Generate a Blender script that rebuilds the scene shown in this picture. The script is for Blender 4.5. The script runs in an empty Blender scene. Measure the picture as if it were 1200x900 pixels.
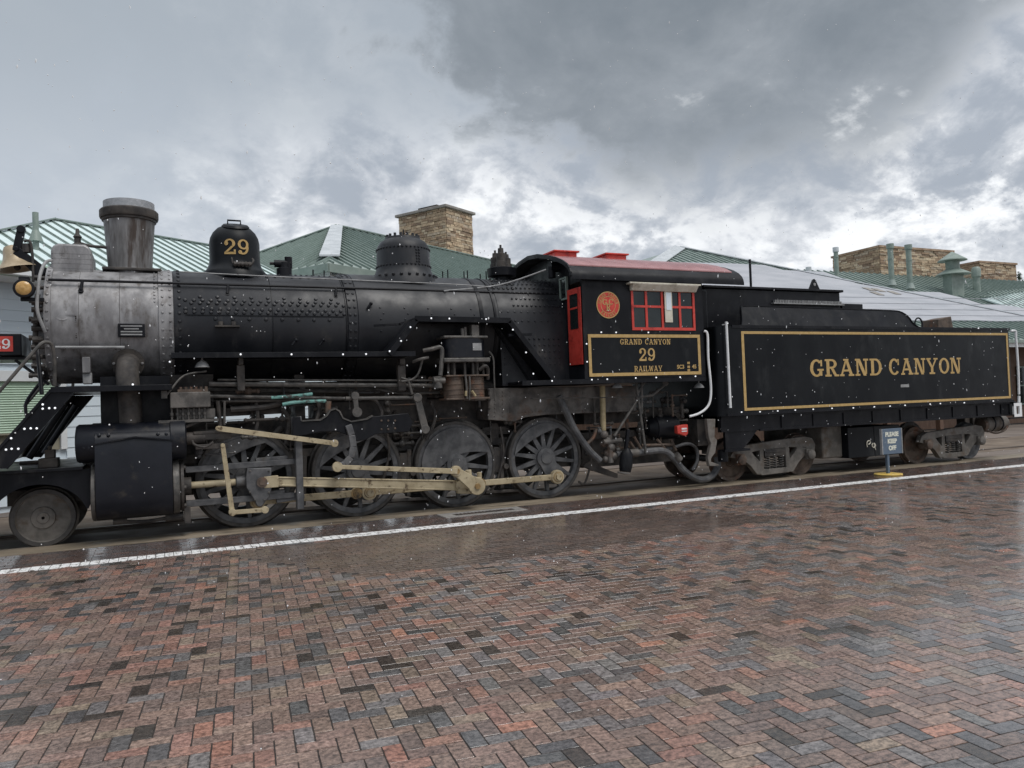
import bpy, math, random
from mathutils import Vector, Matrix
rnd = random.Random(29)
scene = bpy.context.scene
# ------------------------------------------------------------------ camera
H = 1.68
FL, YAW, PIT, ROL = 904.04, math.radians(24.4993), math.radians(1.4466), math.radians(-2.0954)
_f = Vector((math.sin(YAW)*math.cos(PIT), math.cos(YAW)*math.cos(PIT), math.sin(PIT)))
_r0 = Vector((math.cos(YAW), -math.sin(YAW), 0)); _u0 = _r0.cross(_f)
_r = _r0*math.cos(ROL)+_u0*math.sin(ROL); _u = -_r0*math.sin(ROL)+_u0*math.cos(ROL)
cd = bpy.data.cameras.new('camera'); cam = bpy.data.objects.new('camera', cd); scene.collection.objects.link(cam)
m = Matrix.Identity(4)
for i, a in enumerate((_r, _u, -_f)):
    for j in range(3): m[j][i] = a[j]
m[2][3] = H
cam.matrix_world = m
cd.sensor_width = 36; cd.lens = FL/1200*36; cd.clip_start = .05; cd.clip_end = 2000
scene.camera = cam
# ------------------------------------------------------------------ world
SUN_EL, SUN_AZ = math.radians(58), math.radians(150)     # azimuth measured from +Y towards +X
w = bpy.data.worlds.new('World'); scene.world = w; w.use_nodes = True
nt = w.node_tree; nt.nodes.clear()
def N(t, typ, **k):
    n = t.nodes.new(typ)
    for a, b in k.items(): setattr(n, a, b)
    return n
def mth(t, op, a, b=None, c=None, clamp=False):
    n = N(t, 'ShaderNodeMath', operation=op, use_clamp=clamp)
    for i, x in enumerate((a, b, c)):
        if x is None: continue
        if isinstance(x, (int, float)): n.inputs[i].default_value = x
        else: t.links.new(x, n.inputs[i])
    return n.outputs[0]
def mixc(t, f, a, b):
    n = N(t, 'ShaderNodeMix', data_type='RGBA')
    for s, x in ((n.inputs[0], f), (n.inputs[6], a), (n.inputs[7], b)):
        if isinstance(x, (int, float)): s.default_value = x
        elif isinstance(x, tuple): s.default_value = (*x[:3], 1)
        else: t.links.new(x, s)
    return n.outputs[2]
def smooth(t, x, lo, hi, a=0., b=1.):
    n = N(t, 'ShaderNodeMapRange', interpolation_type='SMOOTHSTEP')
    t.links.new(x, n.inputs[0])
    for i, q in enumerate((lo, hi, a, b)): n.inputs[i+1].default_value = q
    return n.outputs[0]
def noise(t, vec, scale, detail=4., rough=.55, dist=0.):
    n = N(t, 'ShaderNodeTexNoise'); n.inputs['Scale'].default_value = scale
    n.inputs['Detail'].default_value = detail; n.inputs['Roughness'].default_value = rough
    n.inputs['Distortion'].default_value = dist
    if vec is not None: t.links.new(vec, n.inputs['Vector'])
    return n.outputs['Fac']
tc = N(nt, 'ShaderNodeTexCoord'); sx = N(nt, 'ShaderNodeSeparateXYZ'); nt.links.new(tc.outputs['Generated'], sx.inputs[0])
dx, dy, dz = sx.outputs
az = mth(nt, 'ARCTAN2', dx, dy)                     # radians from +Y towards +X
zc = mth(nt, 'ABSOLUTE', dz)
el = mth(nt, 'ARCSINE', zc)
den = mth(nt, 'ADD', zc, .55)
cv = N(nt, 'ShaderNodeCombineXYZ')
nt.links.new(mth(nt, 'DIVIDE', dx, den), cv.inputs[0]); nt.links.new(mth(nt, 'DIVIDE', dy, den), cv.inputs[1])
nA = noise(nt, cv.outputs[0], 2.1, 7, .56, .3)
nB = noise(nt, cv.outputs[0], 5.6, 9, .6, .35)
nC = noise(nt, cv.outputs[0], 14., 8, .6, .2)
nw = mth(nt, 'ADD', mth(nt, 'MULTIPLY', mth(nt, 'SUBTRACT', nB, .5), .26), mth(nt, 'MULTIPLY', mth(nt, 'SUBTRACT', nC, .5), .12))
# broken bright cloud
t1 = mth(nt, 'ADD', mth(nt, 'MULTIPLY', nB, .62), mth(nt, 'MULTIPLY', nC, .38))
lay = mixc(nt, smooth(nt, t1, .39, .585), (4.1, 4.55, 5.2), (8.0, 8.25, 8.65))
lay = mixc(nt, smooth(nt, mth(nt, 'ADD', t1, mth(nt, 'MULTIPLY', nA, .5)), .76, .86), lay, (10.4, 10.6, 10.8))
# smooth veil of rain to the left
veil = smooth(nt, mth(nt, 'ADD', az, mth(nt, 'MULTIPLY', nw, .5)), math.radians(13), math.radians(-3))
vc = mixc(nt, smooth(nt, mth(nt, 'ADD', el, mth(nt, 'MULTIPLY', nw, .6)), .16, .46), (5.5, 6.05, 6.75), (4.1, 4.6, 5.15))
lay = mixc(nt, mth(nt, 'MULTIPLY', veil, .88), lay, vc)
# dark heavy base overhead
edge = mth(nt, 'ADD', el, nw)
edge = mth(nt, 'ADD', edge, mth(nt, 'MULTIPLY', smooth(nt, mth(nt, 'ADD', az, mth(nt, 'MULTIPLY', nw, 1.6)), math.radians(36), math.radians(6)), -.30))
edge = mth(nt, 'ADD', edge, mth(nt, 'MULTIPLY', smooth(nt, az, math.radians(49), math.radians(61)), -.15))
v2 = mth(nt, 'MULTIPLY', smooth(nt, az, math.radians(34), math.radians(24)), smooth(nt, mth(nt, 'ADD', el, mth(nt, 'MULTIPLY', nw, .7)), .27, .40))
lay = mixc(nt, mth(nt, 'MULTIPLY', v2, .8), lay, vc)
dk = smooth(nt, edge, .20, .33)
dkc = mixc(nt, smooth(nt, mth(nt, 'ADD', mth(nt, 'MULTIPLY', nA, .6), mth(nt, 'MULTIPLY', nB, .4)), .36, .64), (2.1, 2.42, 2.75), (3.5, 3.85, 4.25))
hi = smooth(nt, el, math.radians(29), math.radians(60))
hole = smooth(nt, mth(nt, 'ADD', t1, mth(nt, 'MULTIPLY', nA, .55)), .84, .98)
lay = mixc(nt, mth(nt, 'MULTIPLY', dk, mth(nt, 'SUBTRACT', .94, mth(nt, 'MULTIPLY', hole, .8))), lay, dkc)
lay = mixc(nt, hi, lay, (10.2, 10.6, 11.2))            # overcast is brighter towards the zenith
sky = N(nt, 'ShaderNodeTexSky', sky_type='NISHITA'); sky.sun_disc = False
sky.sun_elevation = SUN_EL; sky.sun_rotation = SUN_AZ; sky.altitude = 2000
col = mixc(nt, .965, sky.outputs[0], lay)
bg = N(nt, 'ShaderNodeBackground'); bg.inputs[1].default_value = .085
nt.links.new(col, bg.inputs[0]); wo = N(nt, 'ShaderNodeOutputWorld'); nt.links.new(bg.outputs[0], wo.inputs[0])
# ------------------------------------------------------------------ sun
sl = bpy.data.lights.new('sun', 'SUN'); sl.energy = 1.5; sl.angle = math.radians(30); sl.color = (1, .965, .92)
so = bpy.data.objects.new('sun', sl); scene.collection.objects.link(so)
sd = Vector((math.sin(SUN_AZ)*math.cos(SUN_EL), math.cos(SUN_AZ)*math.cos(SUN_EL), math.sin(SUN_EL)))
so.rotation_euler = sd.to_track_quat('Z', 'Y').to_euler(); so.location = (0, -10, 30)
vs = scene.view_settings; vs.view_transform = 'Standard'; vs.look = 'None'; vs.gamma = 1; vs.use_curve_mapping = False
vs.exposure = .25
# ------------------------------------------------------------------ materials
M = {}
def mat(name, c1, c2=None, scale=6., rough=(.4, .6), metal=0., bump=0., stretch=(1, 1, 1), lo=.35, hi=.65, spec=.5, detail=6., c3=None, s3=2.5, lo3=.52, hi3=.68, bscale=None, coat=0.):
    mt = bpy.data.materials.new(name); mt.use_nodes = True; t = mt.node_tree
    b = t.nodes['Principled BSDF']; tcn = N(t, 'ShaderNodeTexCoord')
    mp = N(t, 'ShaderNodeMapping'); mp.inputs['Scale'].default_value = stretch
    t.links.new(tcn.outputs['Object'], mp.inputs[0])
    n1 = noise(t, mp.outputs[0], scale, detail, .6)
    c2 = c2 or tuple(x*1.5 for x in c1)
    f = smooth(t, n1, lo, hi)
    col = mixc(t, f, c1, c2)
    if c3:
        n3 = noise(t, mp.outputs[0], s3, 7, .65)
        col = mixc(t, smooth(t, n3, lo3, hi3), col, c3)
    t.links.new(col, b.inputs['Base Color'])
    rn = noise(t, tcn.outputs['Object'], scale*1.7, 4)
    t.links.new(smooth(t, rn, .3, .7, rough[0], rough[1]), b.inputs['Roughness'])
    b.inputs['Metallic'].default_value = metal; b.inputs['Specular IOR Level'].default_value = spec
    b.inputs['Coat Weight'].default_value = coat; b.inputs['Coat Roughness'].default_value = .15
    if bump:
        bn = N(t, 'ShaderNodeBump'); bn.inputs['Strength'].default_value = bump; bn.inputs['Distance'].default_value = .01
        t.links.new(noise(t, tcn.outputs['Object'], bscale or scale*3, 5), bn.inputs['Height']); t.links.new(bn.outputs[0], b.inputs['Normal'])
    M[name] = mt; return mt
mat('black', (.0045, .005, .0072), (.012, .0125, .0155), 2.2, (.30, .50), bump=.06, c3=(.030, .030, .030), s3=5, lo3=.52, hi3=.80, stretch=(1, 1, .5), spec=.2)
mat('boiler', (.011, .012, .0155), (.024, .025, .029), 1.6, (.36, .58), bump=.16, c3=(.06, .056, .053), s3=5, lo3=.54, hi3=.80, stretch=(1, 1, .45), spec=0.42)
mat('jacket', (.005, .0062, .0105), (.011, .0125, .018), 1.8, (.32, .5), bump=.05, c3=(.045, .04, .035), s3=5, lo3=.54, hi3=.8, spec=0.34)
mat('tank', (.0045, .0055, .0075), (.010, .0115, .0135), 1.4, (.30, .46), bump=.05, c3=(.034, .036, .038), s3=2.6, lo3=.50, hi3=.82, stretch=(1, 1, .5), spec=.18)
mat('smokebox', (.17, .166, .17), (.32, .315, .318), 3.2, (.40, .62), .25, .1, stretch=(1.3, 1.3, .6), c3=(.10, .088, .08), s3=6, lo3=.50, hi3=.72)
mat('stack', (.10, .095, .092), (.24, .235, .235), 3.6, (.35, .6), .3, .1, stretch=(1.8, 1.8, .22), c3=(.055, .040, .032), s3=3, lo3=.50, hi3=.64)
mat('grime', (.026, .023, .022), (.072, .062, .054), 5, (.5, .8), bump=.25, c3=(.075, .055, .040), s3=3, lo3=.58, hi3=.75)
mat('wheel', (.055, .056, .060), (.125, .124, .126), 5, (.42, .7), bump=.15, c3=(.085, .068, .050), s3=4, lo3=.56, hi3=.78)
mat('tyre', (.038, .035, .033), (.075, .068, .062), 6, (.4, .65), .2, .1)
mat('rusty', (.07, .05, .038), (.125, .09, .068), 7, (.5, .85), bump=.3, c3=(.15, .07, .04), s3=4)
mat('ash', (.055, .05, .046), (.15, .137, .124), 4, (.45, .75), bump=.6, c3=(.10, .068, .05), s3=3)
mat('rod', (.34, .275, .17), (.47, .395, .26), 4, (.42, .65), bump=.2, c3=(.11, .075, .04), s3=9, lo3=.53, hi3=.68)
mat('bronze', (.24, .15, .06), (.40, .27, .12), 9, (.4, .6), .3, .2, c3=(.06, .05, .04))
mat('bell', (.36, .28, .18), (.50, .41, .29), 4, (.35, .55), .25, .05)
mat('red', (.52, .045, .030), (.62, .062, .044), 5, (.35, .5), bump=.05, c3=(.30, .02, .016), s3=6)
mat('roofred', (.32, .14, .14), (.42, .21, .21), 3, (.2, .35), bump=.08)  # paler and pinker than plain red: grazing sky reflection put into the colour
mat('gold', (.44, .29, .10), (.52, .35, .14), 14, (.4, .55))
mat('cream', (.58, .54, .44), (.68, .65, .56), 8, (.5, .7), c3=(.35, .32, .25))
mat('white', (.74, .75, .76), (.82, .82, .82), 8, (.4, .6))
mat('grey', (.22, .22, .22), (.32, .32, .32), 10, (.5, .7))
mat('pipe', (.06, .058, .055), (.12, .11, .10), 9, (.4, .7), .2, .1)
mat('verdigris', (.12, .30, .27), (.22, .44, .40), 12, (.6, .8), c3=(.07, .065, .06), s3=8, lo3=.48, hi3=.58)
mat('brass_pipe', (.30, .24, .13), (.42, .34, .2), 9, (.5, .7), .1)
mat('amber', (.42, .24, .07), (.58, .36, .14), 16, (.15, .3))
mat('glass', (.006, .010, .010), (.012, .018, .018), 2, (.05, .12), spec=.6)
mat('truck', (.095, .087, .077), (.175, .158, .14), 5, (.55, .8), bump=.3, c3=(.10, .075, .055), s3=4)
mat('screen', (.35, .36, .37), (.45, .45, .46), 20, (.4, .6), .6)
mat('siding', (.66, .74, .80), (.70, .785, .84), 2, (.5, .7), bump=.05)
mat('trim', (.70, .72, .73), (.76, .78, .78), 4, (.5, .7))
mat('shutter', (.40, .53, .41), (.45, .58, .46), 3, (.45, .6))
mat('khaki', (.22, .21, .16), (.27, .25, .19), 3, (.6, .8))
mat('greenroof', (.25, .305, .28), (.295, .35, .325), 1.5, (.34, .5), .0, .03, c3=(.34, .39, .37), s3=1.2)
mat('greenrib', (.185, .24, .215), (.225, .285, .26), 3, (.3, .5))
mat('metalcap', (.50, .53, .55), (.62, .65, .67), 3, (.35, .5), .2, .1)
mat('frost', (.58, .70, .70), (.66, .77, .77), 3, (.5, .7), bump=.05)
mat('snow', (.34, .355, .385), (.41, .42, .45), 1.2, (.6, .8), bump=.25, bscale=3, stretch=(.4, 1, 1))
mat('stone', (.36, .27, .18), (.52, .42, .29), 1.8, (.75, .95), bump=.4, bscale=25, c3=(.22, .15, .10), s3=2.2)
mat('stoneb', (.30, .20, .13), (.44, .32, .22), 1.5, (.75, .95), bump=.4, bscale=20, c3=(.20, .13, .09), s3=2)
mat('mortar', (.22, .165, .115), (.30, .23, .16), 9, (.8, .95))
mat('cap', (.24, .22, .20), (.32, .30, .27), 5, (.6, .8))
mat('ventgreen', (.20, .255, .225), (.26, .315, .28), 3, (.4, .6))
mat('brownwood', (.10, .055, .035), (.15, .09, .06), 6, (.5, .7), stretch=(4, 4, .4))
mat('dirt', (.125, .093, .068), (.20, .155, .115), 1.3, (.6, .95), bump=.6, bscale=14, c3=(.075, .055, .04), s3=.7)
mat('concrete', (.20, .165, .12), (.31, .255, .19), 2.6, (.4, .75), bump=.35, bscale=40, stretch=(.25, 1, 1), c3=(.08, .062, .045), s3=3.)
mat('rail', (.075, .055, .042), (.13, .105, .085), 8, (.35, .6), .4, stretch=(.3, 1, 1))
mat('yard', (.13, .105, .09), (.19, .155, .13), .6, (.55, .9), bump=.4, bscale=9)
mat('joint', (.022, .018, .016), (.036, .029, .025), 12, (.6, .9), bump=.3)
mat('steel', (.22, .21, .20), (.31, .295, .28), 9, (.4, .6))
mat('signblue', (.085, .125, .18), (.11, .15, .205), 6, (.4, .6), c3=(.20, .24, .28), s3=9, lo3=.6, hi3=.7)
mat('signtext', (.66, .66, .56), (.74, .74, .64), 6, (.5, .6))
mat('yellow', (.62, .42, .09), (.70, .50, .14), 5, (.5, .7), c3=(.32, .22, .08), s3=7)
mat('needle', (.018, .034, .020), (.035, .058, .034), 5, (.6, .8))
mat('bark', (.07, .05, .035), (.10, .075, .055), 5, (.8, .95))
mat('ice', (.86, .87, .88), (.9, .9, .9), 5, (.3, .5))
# lit string-light bulb
bm_ = bpy.data.materials.new('bulb'); bm_.use_nodes = True; b = bm_.node_tree.nodes['Principled BSDF']
b.inputs['Base Color'].default_value = (.85, .87, .9, 1); b.inputs['Emission Color'].default_value = (.95, .97, 1, 1); b.inputs['Emission Strength'].default_value = .55; M['bulb'] = bm_
# brick (colour from the mesh attribute plus the object colour; pieces set one of the two)
bk = bpy.data.materials.new('brick'); bk.use_nodes = True; t = bk.node_tree; b = t.nodes['Principled BSDF']
at_ = N(t, 'ShaderNodeAttribute', attribute_name='Col'); oi = N(t, 'ShaderNodeObjectInfo'); tg = N(t, 'ShaderNodeNewGeometry')
ad = N(t, 'ShaderNodeMix', data_type='RGBA', blend_type='ADD'); ad.inputs[0].default_value = 1
t.links.new(at_.outputs['Color'], ad.inputs[6]); t.links.new(oi.outputs['Color'], ad.inputs[7])
n1 = noise(t, tg.outputs['Position'], 34, 6, .7); n2 = noise(t, tg.outputs['Position'], 190, 3, .6); n3 = noise(t, tg.outputs['Position'], .55, 4, .55)
mpS = N(t, 'ShaderNodeMapping'); mpS.inputs['Scale'].default_value = (1, 2.6, 1); mpS.inputs['Rotation'].default_value = (0, 0, .5); t.links.new(tg.outputs['Position'], mpS.inputs[0])
n4 = noise(t, mpS.outputs[0], 11, 7, .72, .4)
mu = N(t, 'ShaderNodeMix', data_type='RGBA', blend_type='MULTIPLY'); mu.inputs[0].default_value = 1
vv = mth(t, 'ADD', mth(t, 'MULTIPLY', smooth(t, n1, .34, .66), .72), mth(t, 'MULTIPLY', n2, .45))
vv = mth(t, 'ADD', vv, mth(t, 'MULTIPLY', smooth(t, n4, .32, .68), .38))
cg = N(t, 'ShaderNodeCombineColor')
for i in range(3): t.links.new(vv, cg.inputs[i])
t.links.new(ad.outputs[2], mu.inputs[6]); t.links.new(cg.outputs[0], mu.inputs[7]); t.links.new(mu.outputs[2], b.inputs['Base Color'])
rr = mth(t, 'ADD', smooth(t, n1, .3, .7, .12, .26), mth(t, 'MULTIPLY', smooth(t, n3, .35, .65), .13))
t.links.new(rr, b.inputs['Roughness'])
lum = N(t, 'ShaderNodeRGBToBW'); t.links.new(ad.outputs[2], lum.inputs[0])
film = mth(t, 'MULTIPLY', smooth(t, noise(t, tg.outputs['Position'], .8, 5, .6), .22, .52), smooth(t, lum.outputs[0], .24, .10, .45, 1.))
t.links.new(film, b.inputs['Coat Weight']); b.inputs['Coat Roughness'].default_value = .13; b.inputs['Coat IOR'].default_value = 1.5; b.inputs['Specular IOR Level'].default_value = .62
bp = N(t, 'ShaderNodeBump'); bp.inputs['Strength'].default_value = .45; bp.inputs['Distance'].default_value = .003
t.links.new(mth(t, 'ADD', n1, mth(t, 'MULTIPLY', n2, .3)), bp.inputs['Height']); t.links.new(bp.outputs[0], b.inputs['Normal']); M['brick'] = bk
for nm, k in (('stonep', 1.), ):
    sm_ = bpy.data.materials.new(nm); sm_.use_nodes = True; t = sm_.node_tree; b = t.nodes['Principled BSDF']
    at_ = N(t, 'ShaderNodeAttribute', attribute_name='Col'); oi = N(t, 'ShaderNodeObjectInfo'); tg = N(t, 'ShaderNodeNewGeometry')
    ad = N(t, 'ShaderNodeMix', data_type='RGBA', blend_type='ADD'); ad.inputs[0].default_value = 1
    t.links.new(at_.outputs['Color'], ad.inputs[6]); t.links.new(oi.outputs['Color'], ad.inputs[7])
    n1 = noise(t, tg.outputs['Position'], 9, 5, .65); mu = N(t, 'ShaderNodeMix', data_type='RGBA', blend_type='MULTIPLY'); mu.inputs[0].default_value = 1
    vv = smooth(t, n1, .3, .7, .72, 1.22); cg = N(t, 'ShaderNodeCombineColor')
    for i in range(3): t.links.new(vv, cg.inputs[i])
    t.links.new(ad.outputs[2], mu.inputs[6]); t.links.new(cg.outputs[0], mu.inputs[7]); t.links.new(mu.outputs[2], b.inputs['Base Color']); b.inputs['Roughness'].default_value = .85
    bp = N(t, 'ShaderNodeBump'); bp.inputs['Strength'].default_value = .5; bp.inputs['Distance'].default_value = .03; t.links.new(n1, bp.inputs['Height']); t.links.new(bp.outputs[0], b.inputs['Normal']); M[nm] = sm_
# worn white road paint on brick
wp = bpy.data.materials.new('paintline'); wp.use_nodes = True; t = wp.node_tree; b = t.nodes['Principled BSDF']
tg = N(t, 'ShaderNodeNewGeometry'); n1 = noise(t, tg.outputs['Position'], 13, 9, .78)
t.links.new(mixc(t, smooth(t, n1, .515, .575), (.84, .84, .83), (.09, .065, .055)), b.inputs['Base Color']); b.inputs['Roughness'].default_value = .45; M['paintline'] = wp
# brick paving beyond the laid pieces
pv = bpy.data.materials.new('paving'); pv.use_nodes = True; t = pv.node_tree; b = t.nodes['Principled BSDF']
tg = N(t, 'ShaderNodeNewGeometry'); br = N(t, 'ShaderNodeTexBrick'); t.links.new(tg.outputs['Position'], br.inputs['Vector'])
br.inputs['Scale'].default_value = 1; br.inputs['Brick Width'].default_value = .2; br.inputs['Row Height'].default_value = .1; br.inputs['Mortar Size'].default_value = .004
br.inputs['Color1'].default_value = (.17, .11, .09, 1); br.inputs['Color2'].default_value = (.09, .075, .07, 1); br.inputs['Mortar'].default_value = (.04, .032, .028, 1)
t.links.new(br.outputs[0], b.inputs['Base Color']); b.inputs['Roughness'].default_value = .4; M['paving'] = pv

# ------------------------------------------------------------------ mesh helpers
COL = scene.collection.objects
ORG = {}
V = Vector
def survey(px, py, Y):
    d = _f*FL + _r*(px-600) - _u*(py-450); k = Y/d.y
    return V((d.x*k, Y, H+d.z*k))
sv = survey
def sxz(pts, Y): return [(lambda p: (p.x, p.z))(survey(a, b, Y)) for a, b in pts]
def ground(px, py, Z=0.):
    d = _f*FL + _r*(px-600) - _u*(py-450); k = (Z-H)/d.z
    return V((d.x*k, d.y*k, Z))
class MB:
    def __init__(s): s.v = []; s.f = []
    def add(s, v, f):
        o = len(s.v); s.v += [tuple(q) for q in v]; s.f += [tuple(i+o for i in q) for q in f]; return s
    def box(s, x0, x1, y0, y1, z0, z1):
        x0, x1 = sorted((x0, x1)); y0, y1 = sorted((y0, y1)); z0, z1 = sorted((z0, z1))
        return s.add([(x, y, z) for z in (z0, z1) for y in (y0, y1) for x in (x0, x1)],
                     [(0, 2, 3, 1), (4, 5, 7, 6), (0, 1, 5, 4), (2, 6, 7, 3), (0, 4, 6, 2), (1, 3, 7, 5)])
    def obox(s, c, ax, ay, az, hx, hy, hz):
        c = V(c); return s.add([c+ax*(hx*i)+ay*(hy*j)+az*(hz*k) for k in (-1, 1) for j in (-1, 1) for i in (-1, 1)],
                     [(0, 2, 3, 1), (4, 5, 7, 6), (0, 1, 5, 4), (2, 6, 7, 3), (0, 4, 6, 2), (1, 3, 7, 5)])
    def bar(s, p0, p1, w, h, side=(0, 1, 0), w1=None, h1=None):
        p0, p1 = V(p0), V(p1); d = (p1-p0).normalized(); sd_ = V(side); sd_ = (sd_-d*sd_.dot(d)).normalized(); up = sd_.cross(d)
        w1 = w if w1 is None else w1; h1 = h if h1 is None else h1
        vs_ = []
        for p, a, b_ in ((p0, w/2, h/2), (p1, w1/2, h1/2)):
            vs_ += [p-sd_*a-up*b_, p+sd_*a-up*b_, p+sd_*a+up*b_, p-sd_*a+up*b_]
        return s.add(vs_, [(0, 3, 2, 1), (4, 5, 6, 7), (0, 1, 5, 4), (1, 2, 6, 5), (2, 3, 7, 6), (3, 0, 4, 7)])
    def lathe(s, prof, o, axis='z', n=24, caps=True):
        o = V(o)
        if isinstance(axis, str): a = {'x': V((1, 0, 0)), 'y': V((0, 1, 0)), 'z': V((0, 0, 1))}[axis]
        else: a = V(axis).normalized()
        u = a.cross(V((0, 0, 1))); u = V((1, 0, 0)) if u.length < .01 else u.normalized(); w_ = a.cross(u)
        base = len(s.v)
        for r, h in prof:
            for i in range(n):
                q = 2*math.pi*i/n; s.v.append(tuple(o+a*h+(u*math.cos(q)+w_*math.sin(q))*r))
        for j in range(len(prof)-1):
            for i in range(n):
                k = (i+1) % n; s.f.append((base+j*n+i, base+j*n+k, base+(j+1)*n+k, base+(j+1)*n+i))
        if caps:
            if prof[0][0] > 1e-5: s.f.append(tuple(base+i for i in range(n))[::-1])
            if prof[-1][0] > 1e-5: s.f.append(tuple(base+(len(prof)-1)*n+i for i in range(n)))
        return s
    def cyl(s, p0, p1, r0, r1=None, n=16):
        p0, p1 = V(p0), V(p1); d = p1-p0
        return s.lathe([(r0, 0), (r0 if r1 is None else r1, d.length)], p0, d, n)
    def tube(s, pts, r, n=8, curve=True):
        P = [V(p) for p in pts]
        if curve and len(P) > 2:
            Q = []
            for i in range(len(P)-1):
                a, b_, c, d = P[max(i-1, 0)], P[i], P[i+1], P[min(i+2, len(P)-1)]
                for k in range(5):
                    q = k/5; Q.append(.5*((2*b_)+(c-a)*q+(2*a-5*b_+4*c-d)*q*q+(3*b_-a-3*c+d)*q**3))
            P = Q+[P[-1]]
        base = len(s.v); nr = None
        for i, p in enumerate(P):
            d = (P[min(i+1, len(P)-1)]-P[max(i-1, 0)]).normalized()
            if nr is None: nr = d.orthogonal().normalized()
            nr = (nr-d*nr.dot(d)).normalized(); bi = d.cross(nr)
            for k in range(n):
                q = 2*math.pi*k/n; s.v.append(tuple(p+(nr*math.cos(q)+bi*math.sin(q))*r))
        for i in range(len(P)-1):
            for k in range(n):
                l = (k+1) % n; s.f.append((base+i*n+k, base+i*n+l, base+(i+1)*n+l, base+(i+1)*n+k))
        s.f.append(tuple(base+k for k in range(n))[::-1]); s.f.append(tuple(base+(len(P)-1)*n+k for k in range(n)))
        return s
    def prism(s, poly, a0, a1, axis='y'):
        n = len(poly); base = len(s.v)
        area = sum(poly[i][0]*poly[(i+1) % n][1]-poly[(i+1) % n][0]*poly[i][1] for i in range(n))
        if area < 0: poly = poly[::-1]
        for a in (a0, a1):
            for p in poly: s.v.append((p[0], a, p[1]) if axis == 'y' else ((a, p[0], p[1]) if axis == 'x' else (p[0], p[1], a)))
        lo, hi_ = tuple(range(base, base+n)), tuple(range(base+n, base+2*n))
        s.f += [lo, hi_[::-1]] + [(base+i, base+n+i, base+n+(i+1) % n, base+(i+1) % n) for i in range(n)]
        return s
    def rivet(s, p, nrm, r=.018, h=None):
        p = V(p); a = V(nrm).normalized(); h = h or r*.8
        u = a.orthogonal().normalized(); w_ = a.cross(u); base = len(s.v); n = 6
        for rr_, hh in ((r, -.002), (r*.75, h*.65)):
            for i in range(n):
                q = 2*math.pi*i/n; s.v.append(tuple(p+a*hh+(u*math.cos(q)+w_*math.sin(q))*rr_))
        s.v.append(tuple(p+a*h))
        for i in range(n):
            k = (i+1) % n; s.f.append((base+i, base+k, base+n+k, base+n+i)); s.f.append((base+n+i, base+n+k, base+2*n))
        return s
    def ball(s, p, r, n=10):
        return s.lathe([(max(1e-4, r*math.sin(math.pi*k/6)), -r*math.cos(math.pi*k/6)) for k in range(7)], p, 'z', n, False)
    def quadstrip(s, a, b_):
        base = len(s.v); s.v += [tuple(q) for q in a]+[tuple(q) for q in b_]; n = len(a)
        s.f += [(base+i, base+i+1, base+n+i+1, base+n+i) for i in range(n-1)]; return s
    def mesh(s, name, org=(0, 0, 0), ang=35):
        me = bpy.data.meshes.new(name); o = V(org)
        me.from_pydata([tuple(V(q)-o) for q in s.v], [], s.f); me.validate()
        import bmesh
        bm = bmesh.new(); bm.from_mesh(me); bmesh.ops.recalc_face_normals(bm, faces=bm.faces); bm.to_mesh(me); bm.free()
        me.shade_smooth(); me.set_sharp_from_angle(angle=math.radians(ang)); return me
    def build(s, name, material, parent=None, bevel=0., ang=35, kind=None, label=None):
        org = ORG.get(parent, V((0, 0, 0))) if parent else V((0, 0, 0))
        if parent is None: org = V((sum(q[0] for q in s.v)/len(s.v), sum(q[1] for q in s.v)/len(s.v), min(q[2] for q in s.v)))
        me = s.mesh(name, org, ang); me.materials.append(M[material])
        o = bpy.data.objects.new(name, me); COL.link(o)
        if parent: o.parent = parent
        else: o.location = org
        ORG[o] = org
        if bevel:
            bv = o.modifiers.new('bevel', 'BEVEL'); bv.width = bevel; bv.segments = 2; bv.limit_method = 'ANGLE'; bv.angle_limit = math.radians(40)
        if kind: o['kind'] = kind
        if label: o['label'] = label
        return o
def tag(o, label, cat, group=None):
    o['label'] = label; o['category'] = cat
    if group: o['group'] = group
    return o
def thing(name, loc, label, cat, group=None):
    o = bpy.data.objects.new(name, None); COL.link(o); o.location = loc; o.empty_display_size = .3; ORG[o] = V(loc)
    return tag(o, label, cat, group)
def place(name, me, loc, parent, rot=None, color=None):
    o = bpy.data.objects.new(name, me); COL.link(o); o.parent = parent; o.location = V(loc)-ORG[parent]; ORG[o] = V(loc)
    if rot: o.rotation_euler = rot
    if color: o.color = color
    return o

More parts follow.
